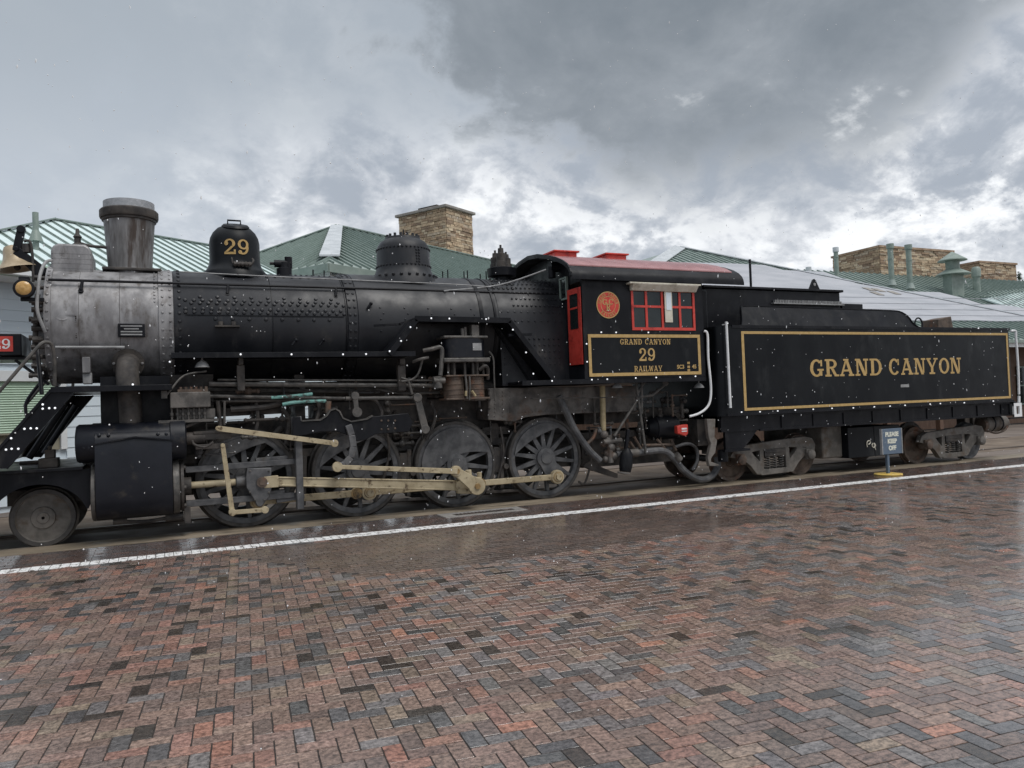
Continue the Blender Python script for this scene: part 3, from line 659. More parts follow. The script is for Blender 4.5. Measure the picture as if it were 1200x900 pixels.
def onroof(px, py, lift=0.):
    d = _f*FL+_r*(px-600)-_u*(py-450); o_ = V((0, 0, H)); k = (eL-o_).dot(n3)/d.dot(n3); return o_+d*k+n3*lift
top = [(640, 318), (720, 312), (800, 309), (850, 310), (895, 312), (918, 318), (965, 320), (985, 327), (1005, 334), (1030, 338), (1062, 343), (1100, 344), (1125, 350), (1150, 358), (1186, 360), (1200, 363), (1240, 372)]
low = [(1275+(640-1275)*k/24, 380.5-3.6*(k/24)*1.6) for k in range(25)]
pts = [onroof(*q, .07) for q in top]+[onroof(x, 377.5+.01*(x-1150)*.6+rnd.uniform(-.5, .5), .07) for x, _ in low]
mb = MB(); k = len(pts); mb.add(pts+[p-n3*.05 for p in pts], [tuple(range(k)), tuple(range(2*k-1, k-1, -1))]+[(i, (i+1) % k, k+(i+1) % k, k+i) for i in range(k)])
mb.build('snow_sheet', 'snow', roof, ang=25)
mb = MB()
for k in range(4):
    a_ = onroof(900, 349+7*k, .075); b_ = onroof(1260, 353+6.6*k, .075); mb.bar(a_, b_, .05, .02, Yv)
mb.build('snow_ridge', 'snow', roof)
for px, py in ((1018, 341), (1029, 342), (1027, 346), (1047, 345)):
    mb = MB(); c_ = onroof(px, py, .09); mb.obox(c_, Xv, n3.cross(Xv), n3, .2, .28, .01); mb.build('bare_patch', 'cap', roof)
mb = MB(); mb.box(eL.x, eR.x, YE-.02, YE+.03, zE-.3, zE-.03); mb.build('fascia', 'trim', longh)
mb = MB(); mb.box(eL.x, eR.x, YE-.13, YE-.03, zE-.14, zE-.02); mb.build('gutter', 'ventgreen', longh)
mb = MB(); mb.box(eL.x+1, eR.x-1, YE+1.8, YE+2, 0, zE); mb.build('wall', 'brownwood', longh)
for k in range(9):
    mb = MB(); x = 16+k*2.9; mb.box(x, x+.2, YE+.5, YE+.7, 0, zE-.06); mb.build('post', 'brownwood', longh, .01)
for k in range(8):
    mb = MB(); x = 17+k*2.9; mb.box(x, x+1.5, YE+1.76, YE+1.79, .8, 2.5); wn = mb.build('window', 'glass', longh)
    mb = MB()
    for a_ in (0, .72, 1.44): mb.box(x+a_, x+a_+.06, YE+1.72, YE+1.757, .8, 2.5)
    for a_ in (.8, 1.62, 2.44): mb.box(x, x+1.5, YE+1.725, YE+1.7565, a_, a_+.06)
    mb.build('frame', 'ventgreen', wn)
# --- far stone-clad blocks with the dark green roof in front of them
YS = 36.
fr = MB(); tl, tr = sv(930, 316, YS), sv(1320, 346, YS); tr.z = tl.z
bl_, br_ = sv(940, 352, YS-6), sv(1420, 420, YS-6); br_.z = bl_.z
far = thing('far_green_roof', (tl.x, YS-3, 0), 'dark green metal roof beneath the stone-clad blocks', 'building')
slab(fr, [bl_, br_, tr, tl], .06); roof = fr.build('roof', 'greenroof', far); ribs([bl_, br_, tr, tl], Xv, .55, .05, .07, 'greenrib', roof, 0, .003, maxn=60)
mb = MB(); mb.box(bl_.x, br_.x, YS-5.6, YS-5.4, 0, bl_.z-.02); mb.build('wall', 'siding', far)
def block(name, pc, pl, pr, ybase, lab, Yc):
    c_ = sv(*pc, Yc); lY = 3.4; r_ = sv(*pr, Yc); L = r_.x-c_.x
    d = _f*FL+_r*(pl[0]-600)-_u*(pl[1]-450); yl = c_.x/ (d.x/d.y); lY = yl-Yc
    zb_ = sv(pc[0], ybase, Yc).z-1.5
    th = thing(name, (c_.x, Yc, 0), lab, 'chimney block', 'stone clad blocks on the far roof')
    mb = MB(); mb.box(c_.x+.01, c_.x+L-.01, Yc+.01, Yc+lY-.01, 0, c_.z-.05); core = mb.build('core', 'mortar', th)
    mb = MB(); mb.box(c_.x-.1, c_.x+L+.1, Yc-.1, Yc+lY+.1, c_.z-.05, c_.z+.09); mb.build('coping', 'stoneb', th)
    ss = stonewall(c_, Xv, L, zb_, c_.z-.05, -Yv, .14, .3, .8, .08)+stonewall(c_, Yv, lY, zb_, c_.z-.05, -Xv, .14, .3, .8, .08)
    mb = MB(); cl = []
    for (q, ux, nr_, hx, hy, hz) in ss: mb.obox(q, ux, nr_, Zv, hx, hy, hz); cl += [stc(1.12)]*6
    o = bpy.data.objects.new('stones', flatmesh(mb, 'stones', cl, 'stonep', ORG[core])); COL.link(o); o.parent = core; o['kind'] = 'stuff'; o.color = (0, 0, 0, 1)
block('stone_block', (1030, 289), (976, 302), (1116, 295), 337, 'larger of two tan stone-clad rooftop blocks, behind tall green flues', YS)
block('stone_block', (1147, 307), (1115, 315), (1190, 309), 334, 'smaller of two tan stone-clad rooftop blocks beside the capped vent', YS+1.5)
def flue(px, y0, y1, Y, r, lab, cap=True):
    a_, b_ = sv(px+1.2, y1, Y), sv(px, y0, Y); b_.x = a_.x
    th = thing('roof_flue', (a_.x, Y, a_.z), lab, 'flue', 'green flues on the far roofs')
    mb = MB(); mb.cyl((a_.x, Y, a_.z-2), (a_.x, Y, b_.z-.25), r, n=14); mb.build('pipe', 'ventgreen', th)
    mb = MB(); mb.lathe([(r*1.15, 0), (r*1.15, .06)], (a_.x, Y, a_.z+(b_.z-a_.z)*.62), 'z', 14); mb.build('band', 'ventgreen', th)
    mb = MB(); mb.lathe([(r*1.35, 0), (r*1.35, .28)], (a_.x, Y, b_.z-.28), 'z', 14); mb.build('collar', 'metalcap' if px < 1000 else 'ventgreen', th)
    if px > 1000:
        mb = MB(); mb.lathe([(r*1.7, 0), (r*1.05, .35)], (a_.x, Y, a_.z-.08), 'z', 14); mb.build('flashing', 'greenroof', th)
flue(979.5, 290, 322, YS-2, .13, 'green flue at the rear corner of the larger stone block')
flue(1044, 286, 333, YS-3, .16, 'tall green flue left of its twin before the stone block')
flue(1065.5, 287, 337, YS-3.4, .16, 'tall green flue right of its twin before the stone block')
flue(946.5, 313, 320, YS-2, .12, 'short grey flue low on the ridge of the snowy roof')
Yv_ = YS-4; a_ = sv(1118, 346, Yv_)
th = thing('roof_ventilator', a_, 'square green ventilator with two stacked conical caps', 'roof vent')
sc_ = (sv(1118, 346, Yv_)-sv(1119, 346, Yv_)).length
mb = MB(); mb.box(a_.x-7*sc_, a_.x+7*sc_, Yv_-.3, Yv_+.3, a_.z-1.5, a_.z+16*sc_); mb.build('base_box', 'ventgreen', th)
for k, (z_, r_) in enumerate(((16, 12.5), (27, 10.5))):
    mb = MB(); mb.lathe([(r_*sc_, z_*sc_), (r_*sc_*.98, z_*sc_+.05), (.05, (z_+7.2)*sc_)], (a_.x, Yv_, a_.z), 'z', 20); mb.build('cap', 'ventgreen', th)
mb = MB(); mb.cyl((a_.x, Yv_, a_.z+18*sc_), (a_.x, Yv_, a_.z+28*sc_), 5*sc_, n=14); mb.build('neck', 'ventgreen', th)
a_ = sv(1145, 344, YS-3)
th = thing('roof_ventilator', a_, 'small cylindrical green ventilator with banded cap', 'roof vent')
mb = MB(); mb.lathe([(3.6*sc_, -1.2), (2.8*sc_, 8*sc_), (2.8*sc_, 13*sc_), (3.6*sc_, 14*sc_), (3.6*sc_, 20*sc_), (2.4*sc_, 22*sc_)], a_, 'z', 16); mb.build('body', 'ventgreen', th)
# small pale gable roof at the far right
ga, gb, gc, gd = sv(1150, 349, 31), sv(1235, 335, 33), sv(1250, 366, 29), sv(1185, 361, 29)
sg = thing('pale_gable_roof', (ga.x, 30, 0), 'pale green seamed roof slope at the end of the snowy roof', 'building')
mb = MB(); slab(mb, [ga, gb, gc, gd], .08); rr_ = mb.build('roof', 'frost', sg); ribs([gd, gc, gb, ga], (gc-gd), .5, .16, .03, 'greenrib', rr_, 0, .004)
mb = MB(); mb.bar(ga+Zv*.05, gb+Zv*.05, .3, .08, Yv); mb.build('ridge_cap', 'ventgreen', rr_)
mb = MB(); mb.box(ga.x+.6, gc.x-.5, 29.5, 30.5, 0, gd.z-.12); mb.build('wall', 'siding', sg)
# pine far right
tp = sv(1192, 345, 62)
pt = thing('pine_tree', (tp.x, 62, 0), 'dark conifer crown showing past the smaller stone block', 'tree')
topz = sv(1192, 317, 62).z
mb = MB(); mb.cyl((tp.x, 62, 0), (tp.x, 62, topz), .25, .04, 8); mb.build('trunk', 'bark', pt)
mb = MB()
for k in range(1500):
    h_ = rnd.random()**.8; z_ = topz-h_*9; rad = (.25+h_*3.0)*rnd.uniform(.3, 1)*(.75+.25*math.sin(z_*4)); q = rnd.uniform(0, 6.283)
    p = V((tp.x+rad*math.cos(q), 62+rad*math.sin(q), z_)); d = V((math.cos(q), math.sin(q), rnd.uniform(-.5, .4))).normalized(); s_ = d.orthogonal().normalized()*rnd.uniform(.06, .12); l = rnd.uniform(.3, .6)
    mb.add([p-s_, p+s_, p+d*l], [(0, 1, 2)])
mb.build('crown', 'needle', pt)
# ================================================================== LOCOMOTIVE
C = 12.83; ZC = 3.03
def mir(mb):
    o = MB(); o.v = [(x, 2*C-y, z) for x, y, z in mb.v]; o.f = [q[::-1] for q in mb.f]; return o
loco = thing('steam_locomotive', (2.5, C, 0), 'black steam locomotive numbered 29 with grey smokebox, standing on the track ahead of its tender', 'locomotive')
def both(mb, name, m_, parent, **k):
    mir(mb).build(name, m_, parent, **k); return mb.build(name, m_, parent, **k)
def ringrivets(mb, X, r, n, rad=.02, a0=0, a1=360):
    for i in range(n):
        q = math.radians(a0+(a1-a0)*i/n); d = V((0, -math.cos(q), math.sin(q))); mb.rivet(V((X, C, ZC))+d*r, d, rad)
# --- smokebox
mb = MB(); mb.lathe([(.80, -1.40), (.83, -1.37), (.83, .02)], (0, C, ZC), 'x', 72); smoke = mb.build('smokebox', 'smokebox', loco)
mb = MB(); mb.lathe([(.832, 0), (.862, .002), (.862, .078), (.832, .08)], (-1.41, C, ZC), 'x', 72, False); mb.build('front_ring', 'smokebox', smoke)
mb = MB(); mb.lathe([(.832, 0), (.858, .002), (.858, .19), (.832, .2)], (.0, C, ZC), 'x', 72, False); mb.build('rear_band', 'smokebox', smoke)
mb = MB(); mb.lathe([(.70, -1.42), (.62, -1.50), (.40, -1.56), (.05, -1.58)], (0, C, ZC), 'x', 40); mb.build('smokebox_door', 'smokebox', smoke)
mb = MB(); ringrivets(mb, -1.37, .862, 44, .022); ringrivets(mb, .05, .858, 44, .02); ringrivets(mb, .15, .858, 44, .02); ringrivets(mb, -.05, .83, 26, .016, 20, 120)
mb.build('rivets', 'smokebox', smoke, kind='stuff')
for X_, w__ in ((-.5, .006), (-1.0, .004)):
    mb = MB(); mb.lathe([(.829, 0), (.8318, .0005), (.8318, w__), (.829, w__+.0005)], (X_, C, ZC), 'x', 72, False); mb.build('plate_seam', 'grime', smoke)
for i in range(18):
    q = math.radians(20*i); mb = MB(); p = V((-1.40, C+.74*math.cos(q), ZC+.74*math.sin(q)))
    mb.cyl(p, p+V((-.10, 0, 0)), .028, n=8); mb.cyl(p+V((-.09, 0, 0)), p+V((-.16, 0, 0)), .042, n=6); mb.build('door_dog', 'grime', smoke)
p = sv(73, 369, C-.80); mb = MB()
mb.lathe([(.085, 0), (.085, .02), (.065, .02), (.065, 0)], (p.x, p.y-.0, p.z), V((0, -.97, .2)), 20, False); mb.bar(p+V((.04, -.02, 0)), p+V((.15, -.03, .0)), .02, .025); mb.build('inspection_port', 'smokebox', smoke)
mb = MB()
for k in range(12): mb.ball(p+V((.16+.002*(k % 2), -.03+.003*k, -.02-.026*k)), .011, 6)
mb.build('chain', 'grime', smoke)
a_, b_ = sv(138, 379, C-.86), sv(170, 395, C-.86); mb = MB(); cx_, cz_ = (a_.x+b_.x)/2, (a_.z+b_.z)/2; hw_, hh_ = (b_.x-a_.x)/2, (a_.z-b_.z)/2
mb.box(cx_-hw_, cx_+hw_, C-.868, C-.815, cz_-hh_, cz_+hh_); pl = mb.build('builder_plate', 'black', smoke, .008)
mb = MB()
for k in range(4): mb.box(cx_-hw_*(.8 if k != 1 else .55), cx_+hw_*(.8 if k != 1 else .55), C-.8705, C-.866, cz_+hh_*(.62-.42*k)-.008, cz_+hh_*(.62-.42*k)+.010)
mb.build('raised_lettering', 'grey', pl)
mb = MB(); a_, b_ = sv(97, 419, C-.66), sv(107, 436, C-.66); mb.box(a_.x, b_.x, C-.80, C-.62, b_.z-.02, a_.z); mb.build('bracket', 'smokebox', smoke, .01)
mb = MB(); a_, b_ = sv(97, 437, C-.72), sv(108, 450, C-.72); mb.box(a_.x, b_.x, C-.76, C-.60, b_.z, a_.z); mb.build('bracket', 'grey', smoke, .01)
# steam pipe elbow
p = sv(150, 425, C-.74); mb = MB()
mb.lathe([(.21, 0), (.21, .05), (.155, .055), (.15, .10)], (p.x, C-.66, p.z), V((0, -1, -.25)), 26)
mb.tube([(p.x, C-.68, p.z), (p.x, C-.90, p.z-.06), (p.x, C-1.02, p.z-.22), (p.x+.02, C-1.06, p.z-.5), (p.x+.03, C-1.08, 1.55)], .145, 18); sp = both(mb, 'steam_pipe', 'grime', loco)
mb = MB()
for i in range(8):
    q = math.radians(45*i); mb.rivet((p.x+.18*math.cos(q), C-.715, p.z-.01+.18*math.sin(q)), (0, -1, -.2), .022)
mb.build('bolts', 'smokebox', sp, kind='stuff')
# --- stack
sx0 = -.37
mb = MB(); mb.lathe([(.33, 3.74), (.305, 3.86), (.30, 3.92), (.352, 4.66)], (sx0, C, 0), 'z', 48, False); stk = mb.build('smokestack', 'stack', loco)
mb = MB(); mb.lathe([(.35, 4.64), (.392, 4.645), (.402, 4.67), (.402, 4.755), (.385, 4.775), (.35, 4.778), (.33, 4.70)], (sx0, C, 0), 'z', 48, False); mb.lathe([(.35, 4.60), (.37, 4.61), (.37, 4.64)], (sx0, C, 0), 'z', 48, False); mb.build('rim', 'grime', stk)
mb = MB(); mb.box(sx0-.36, sx0+.42, C-.34, C+.34, 3.83, 3.872); mb.build('stack_flange', 'grime', stk, .01)
mb = MB(); nS = 150
for i in range(nS):
    q = 2*math.pi*i/nS; c_, s_ = math.cos(q)*.345, math.sin(q)*.345; mb.cyl((sx0+c_, C+s_, 4.76), (sx0+c_, C+s_, 4.885), .004, n=4)
for z_ in [4.785+.0125*k for k in range(8)]+[4.885]: mb.lathe([(.341, z_), (.349, z_), (.349, z_+.007), (.341, z_+.007)], (sx0, C, 0), 'z', 48, False)
mb.build('spark_screen', 'screen', stk)
mb = MB(); mb.lathe([(.30, 4.4), (.05, 4.42)], (sx0, C, 0), 'z', 24); mb.build('bore', 'black', stk)
# --- drum ahead of the stack
a_, b_ = sv(63, 300, C), sv(110, 300, C); xm, hw_ = (a_.x+b_.x)/2, (b_.x-a_.x)/2
mb = MB(); prof = [(xm-hw_, 3.72), (xm-hw_, 4.06), (xm-hw_*.9, 4.14), (xm-hw_*.62, 4.175), (xm+hw_*.66, 4.175), (xm+hw_*.92, 4.13), (xm+hw_, 4.04), (xm+hw_*1.02, 3.72)]
mb.prism(prof, C-.36, C+.36); dm = mb.build('feedwater_drum', 'smokebox', loco, .03)
mb = MB()
for k in range(4): mb.box(xm-hw_*.97, xm+hw_*.97, C-.3625, C-.35, 3.82+k*.07, 3.827+k*.07)
mb.build('ribbing', 'smokebox', dm)
mb = MB(); mb.lathe([(.10, 0), (.085, .06), (.045, .09), (.045, .16), (.06, .18), (.03, .22), (.02, .30)], (xm+.05, C, 4.17), 'z', 14)
mb.tube([(xm+.08, C, 4.26), (xm+.22, C-.02, 4.22), (xm+.42, C-.05, 4.2), (xm+.52, C-.08, 4.12), (xm+.54, C-.1, 3.86)], .022, 8); mb.build('relief_valve', 'grime', dm)
# --- bell
bc = sv(14, 289, C-.1); ax = V((.20, 0, -1)).normalized()
bell = MB(); bell.lathe([(.03, -.02), (.10, .0), (.125, .05), (.135, .12), (.16, .20), (.215, .27), (.275, .31), (.285, .325), (.255, .32), (.14, .2), (.10, .06)], bc, ax, 36, False)
bl_o = bell.build('bell', 'bell', loco)
mb = MB(); q = bc+ax*.3; mb.cyl(bc+ax*.1, q, .015, n=8); mb.ball(q, .045, 10); mb.build('clapper', 'grime', bl_o)
mb = MB(); e1, e2, e3 = sv(25, 269, C-.2), sv(19.5, 294, C-.2), sv(52, 322, C-.2)
mb.bar(e1, e2, .07, .10); mb.bar(e2, e3, .09, .12, h1=.18); mb.cyl(e1+V((0, -.05, 0)), e1+V((0, .05, 0)), .055, n=12)
mb.bar(e2+V((0, .2, 0)), e3+V((0, .2, 0)), .07, .12); mb.cyl(e2+V((0, -.06, .02)), e2+V((0, .36, .02)), .035, n=10); mb.build('bell_yoke', 'black', bl_o, .008)
mb = MB(); mb.tube([sv(28, 283, C-.25), sv(35, 283, C-.25), sv(38, 300, C-.25), sv(39, 330, C-.3)], .018, 8); mb.cyl(sv(30, 286, C-.2), sv(31, 296, C-.2), .06, n=10); mb.build('bell_ringer', 'grime', bl_o)
# --- marker lamp and number box
p = sv(28, 338, C-.95); ml = MB(); ml.lathe([(.05, .14), (.115, .12), (.125, .02), (.125, -.03), (.10, -.035)], p, 'y', 24); ml.box(p.x-.06, p.x+.06, p.y, p.y+.12, p.z+.11, p.z+.16); ml.box(p.x-.05, p.x+.22, p.y+.05, p.y+.1, p.z-.16, p.z-.11); lamp = ml.build('marker_lamp', 'black', loco, .006)
mb = MB(); mb.lathe([(.098, -.03), (.08, -.045), (.045, -.056), (.001, -.06)], p, 'y', 24); mb.build('lens', 'amber', lamp)
q0, q1 = sv(25, 391, C-.45), sv(-28, 417, C-.45)
mb = MB(); mb.box(q1.x, q0.x, C-.45, C+.45, q1.z, q0.z); nb = mb.build('number_box', 'black', loco, .012)
f0, f1 = sv(15, 394, C-.46), sv(-26, 412, C-.46)
mb = MB(); mb.box(f1.x, f0.x, C-.462, C-.448, f1.z, f0.z); mb.build('number_panel', 'red', nb)
lettering('29', (sv(-9, 410, C-.462).x, C-.462, f1.z+.035), Xv, Zv, -Yv, f0.z-f1.z-.07, f0.x-sv(-9, 410, C-.462).x-.03).build('number_lettering', 'white', nb)
mb = MB(); mb.box(q1.x-.1, -1.40, C-.35, C+.35, q1.z-.05, q1.z-.012); mb.bar((-1.42, C-.3, q1.z-.4), (q0.x-.1, C-.3, q1.z-.05), .04, .04); mb.build('lamp_shelf', 'black', loco)
# --- boiler
mb = MB(); mb.lathe([(.845, .19), (.857, .21), (.857, 2.68), (.885, 2.69), (.885, 2.84), (.90, 2.85), (.90, 4.86), (.892, 5.2), (.892, 6.5)], (0, C, ZC), 'x', 80); boil = mb.build('boiler', 'boiler', loco)
mb = MB()
for X, n_ in ((.27, 46), (2.72, 44), (2.80, 44)): ringrivets(mb, X, .857 if X < 1 else .885, n_, .026)
for (X0, X1, Z_, n_, s_) in ((.55, 2.45, 3.40, 9, 0), (.35, 2.55, 3.345, 20, 0), (.38, 2.58, 3.30, 20, .05), (.35, 2.58, 3.215, 20, 0), (.30, 2.58, 3.165, 21, .05), (.75, 2.4, 3.07, 8, 0)):
    for i in range(n_):
        X = X0+(X1-X0)*i/(n_-1)+s_; hz = Z_-ZC; yy = math.sqrt(.857**2-hz**2); mb.rivet((X, C-yy, Z_), (0, -yy, hz), .031)
for k in range(11):
    X = 1.75+k*.085+(.03 if k > 6 else 0); mb.rivet((X, C-.24, ZC+math.sqrt(.857**2-.24**2)), (0, -.28, .95), .02)
for k in range(9): mb.rivet((1.4+k*.13, C-.42, ZC+math.sqrt(.857**2-.42**2)), (0, -.42, .7), .02)
for row in range(4):
    for k in range(5):
        q = math.radians(46+row*9); X = 5.28+k*.09+row*.03; mb.rivet((X, C-.892*math.cos(q), ZC+.892*math.sin(q)), (0, -math.cos(q), math.sin(q)), .03, .04)
for X_ in (3.2, 3.6, 4.0, 4.4, 4.75):
    for k in range(5): q = math.radians(-8+k*6); mb.rivet((X_+.05*(k % 2), C-.90*math.cos(q), ZC+.90*math.sin(q)), (0, -math.cos(q), math.sin(q)), .018)
for row in range(2):
    for k in range(10):
        Z_ = (3.245, 3.09)[row]; yy = math.sqrt(.892**2-(Z_-ZC)**2); mb.rivet((5.30+k*.125, C-yy, Z_), (0, -yy, Z_-ZC), .024)
for row in range(7):
    for k in range(12):
        q = math.radians(20+row*9); X = 5.55+k*.085; 
        mb.rivet((X, C-.897*math.cos(q), ZC+.03+.885*math.sin(q)), (0, -math.cos(q), math.sin(q)), .022)
mb.build('rivets', 'boiler', boil, kind='stuff')
mb = MB(); mb.prism([(-.85, 0), (-.85, .02), (.85, .02), (.85, 0)], 0, .01) if False else None
for X, r_, wd_ in ((4.90, .905, .07), (5.16, .905, .04), (1.55, .860, .012), (2.655, .861, .012)):
    mb = MB(); mb.lathe([(r_-.01, 0), (r_+.006, .002), (r_+.006, wd_-.002), (r_-.01, wd_)], (X, C, ZC), 'x', 72, False); mb.build('band', 'black', boil)
mb = MB(); mb.bar((.35, C-.857, 3.125), (2.62, C-.857, 3.125), .012, .012); mb.build('lap_seam', 'black', boil)
# small fittings on the boiler side
mb = MB(); a_ = sv(266, 382, C-.86); mb.box(a_.x-.17, a_.x+.17, C-.97, C-.82, a_.z-.022, a_.z)
for s_ in (-.09, .09): mb.cyl((a_.x+s_, C-.90, a_.z), (a_.x+s_, C-.90, a_.z+.06), .035, n=8)
mb.build('check_valve', 'grime', boil)
for px, py in ((342, 405), (374, 405), (430, 362)):
    mb = MB(); a_ = sv(px, py, C-.86); mb.cyl(a_+V((0, -.03, .0)), a_+V((.05, -.03, .07)), .02, n=8); mb.ball(a_+V((.06, -.03, .08)), .03, 8); mb.build('washout_plug', 'black', boil)
# studs along the boiler top
for px, py, y1 in ((367, 323, 316), (380, 323, 317), (519, 327, 318), (525, 327, 316), (544, 328, 318), (548, 328, 317), (563, 330, 321), (570, 330, 318), (473, 281, 269)):
    mb = MB(); a_ = sv(px, py, C); b_ = sv(px, y1, C); b_.x = a_.x; mb.cyl(a_-Zv*.08, b_, .012, n=6); mb.build('stud', 'black', boil)
# --- sand dome
X0 = 1.115
mb = MB(); mb.lathe([(.50, 3.77), (.475, 3.87), (.455, 3.905), (.42, 3.94), (.39, 4.01), (.378, 4.09), (.376, 4.36), (.36, 4.44), (.32, 4.52), (.255, 4.59), (.16, 4.635), (.02, 4.65)], (X0, C, 0), 'z', 56, False); sand = mb.build('sand_dome', 'tank', loco)
def domewarp(u, v, d):
    q = (u-.0)/.378; r_ = .378+d; return V((X0+r_*math.sin(q), C-r_*math.cos(q), 4.125+v))
nl = .36
letters('29', (0, 0, 0), .235, nl, .12, 'gold', sand, .0115, warp=lambda u, v, d: domewarp(u-nl/2, v, d))
mb = MB(); mb.tube([(X0-.10, C-.1, 4.60), (X0-.10, C-.1, 4.71), (X0+.09, C-.1, 4.71), (X0+.09, C-.1, 4.61)], .015, 8, False); mb.build('handle', 'black', sand)
mb = MB(); mb.lathe([(.20, 0), (.21, .02), (.18, .05), (.02, .06)], (X0+.01, C-.13, 4.585), V((0, -.35, 1)), 24); mb.build('filler_lid', 'black', sand)
mb = MB(); mb.cyl((X0-.06, C-.455, 3.965), (X0+.2, C-.455, 3.965), .03, n=10)
for k in range(5): mb.cyl((X0-.04+k*.055, C-.49, 3.935), (X0-.04+k*.055, C-.40, 3.995), .022, n=8)
mb.tube([(X0-.07, C-.455, 3.965), (X0-.08, C-.44, 4.04), (X0-.08, C-.40, 4.06)], .014, 6); mb.tube([(X0+.2, C-.455, 3.965), (X0+.23, C-.44, 4.02), (X0+.22, C-.40, 4.06)], .018, 6); mb.build('sand_valve', 'grime', sand)
# --- top feed fitting
p = sv(333, 318, C-.15); mb = MB(); mb.lathe([(.12, -.08), (.12, .04), (.075, .06), (.075, .14)], p, 'z', 14); mb.cyl(p+V((-.15, 0, .12)), p+V((.10, 0, .12)), .06, n=12); mb.cyl(p+V((-.22, 0, .12)), p+V((-.15, 0, .12)), .025, n=8); mb.cyl(p+V((.07, 0, .05)), p+V((.07, 0, .23)), .06, n=12); mb.build('blower_valve', 'black', loco)
# --- steam dome
X1 = 3.87
mb = MB(); mb.lathe([(.60, 3.75), (.57, 3.86), (.545, 3.90), (.50, 3.96), (.472, 4.03), (.462, 4.08), (.455, 4.36), (.44, 4.44), (.39, 4.52), (.31, 4.565), (.30, 4.60), (.02, 4.61)], (X1, C, 0), 'z', 56, False); sdm = mb.build('steam_dome', 'boiler', loco)
mb = MB()
for i in range(40):
    q = 2*math.pi*i/40
    for r_, z_ in ((.458, 4.38), (.466, 4.085)): mb.rivet((X1+r_*math.cos(q), C+r_*math.sin(q), z_), (math.cos(q), math.sin(q), 0), .02)
for i in range(26):
    q = 2*math.pi*i/26; mb.rivet((X1+.555*math.cos(q), C+.555*math.sin(q), 3.895), (math.cos(q)*.6, math.sin(q)*.6, .8), .03, .04)
for i in range(16):
    q = 2*math.pi*i/16; mb.cyl((X1+.27*math.cos(q), C+.27*math.sin(q), 4.585), (X1+.27*math.cos(q), C+.27*math.sin(q), 4.65), .024, n=6)
for k in range(5): mb.rivet((X1+.1, C-.45, 4.13+k*.05), (.2, -1, 0), .02); mb.rivet((X1+.15, C-.44, 4.13+k*.05), (.3, -1, 0), .02)
mb.build('rivets', 'boiler', sdm, kind='stuff')
# --- safety valves
p = sv(588, 318, C-.1)
mb = MB(); mb.lathe([(.16, -.45), (.16, -.12), (.26, -.1), (.27, .04), (.2, .06)], p, 'z', 20); svs = mb.build('safety_valve_turret', 'black', loco)
for dx_, dy_, hh in ((-.03, -.05, .42), (.12, .06, .32), (-.05, .16, .36)):
    mb = MB(); q = p+V((dx_, dy_, .05)); mb.lathe([(.10, 0), (.10, hh*.28), (.085, hh*.3), (.085, hh*.62), (.055, hh*.65), (.05, hh*.85), (.02, hh*.87), (.02, hh)], q, 'z', 14); mb.build('safety_valve', 'grime', svs)
# --- boiler handrail
mb = MB(); mb.cyl((-1.36, C-.70, 3.598), (6.45, C-.70, 3.605), .019, n=10); hr = both(mb, 'handrail', 'black', loco)
for X in (-.95, .95, 2.55, 4.35, 5.9):
    mb = MB(); mb.cyl((X, C-.70, 3.60), (X-.02, C-.74, 3.46), .022, n=8); mb.cyl((X-.02, C-.745, 3.46), (X-.02, C-.69, 3.42), .034, n=8); mb.build('rail_post', 'black', hr)
mb = MB(); mb.tube([sv(520, 341, C-.72), sv(585, 334, C-.6), sv(640, 316, C-.9)], .014, 6); mb.tube([(.3, C-.46, ZC+.78), (2., C-.52, ZC+.74), (4.5, C-.62, ZC+.70), (5.2, C-.7, ZC+.66)], .009, 5); mb.build('conduit', 'grey', boil)
mb = MB(); mb.cyl(sv(65, 407, C-.84), sv(146, 407, C-.84), .02, n=8)
for x_ in (74, 136): mb.cyl(sv(x_, 407, C-.84), sv(x_, 409, C-.75), .018, n=6)
mb.build('grab_rail', 'grey', smoke)
# --- firebox
mb = MB(); n_ = 20; arc = [(C-.895*math.cos(math.pi*i/n_), ZC+.02+.88*math.sin(math.pi*i/n_)) for i in range(n_+1)]
mb.prism([(C-.93, 1.98)]+arc+[(C+.93, 1.98)], 5.25, 6.62, 'x'); fb = mb.build('firebox', 'boiler', loco)
mb = MB()
for r_ in range(7):
    for k in range(12): mb.rivet((5.32+k*.095, C-.912, 2.12+r_*.11), (-.0, -1, 0), .021)
mb.build('rivets', 'boiler', fb, kind='stuff')
ap = sxz([(572, 455), (746, 452), (746, 482), (640, 486), (616, 489), (603, 494), (572, 492)], C-.97)
mb = MB(); mb.prism(ap, C-.97, C+.97); ash = mb.build('ashpan', 'ash', loco, .01)
mb = MB()
for k in range(34):
    a_ = sv(612+k*3.95, 483-.1*k, C-.972); mb.rivet(a_, (0, -1, 0), .013)
    if k % 2 == 0: mb.rivet(sv(612+k*3.95, 461, C-.972), (0, -1, 0), .013)
for r_ in range(7):
    for k in range(3): mb.rivet(sv(580+k*9, 459+r_*4.8, C-.972), (0, -1, 0), .015)
mb.build('rivets', 'ash', ash, kind='stuff')
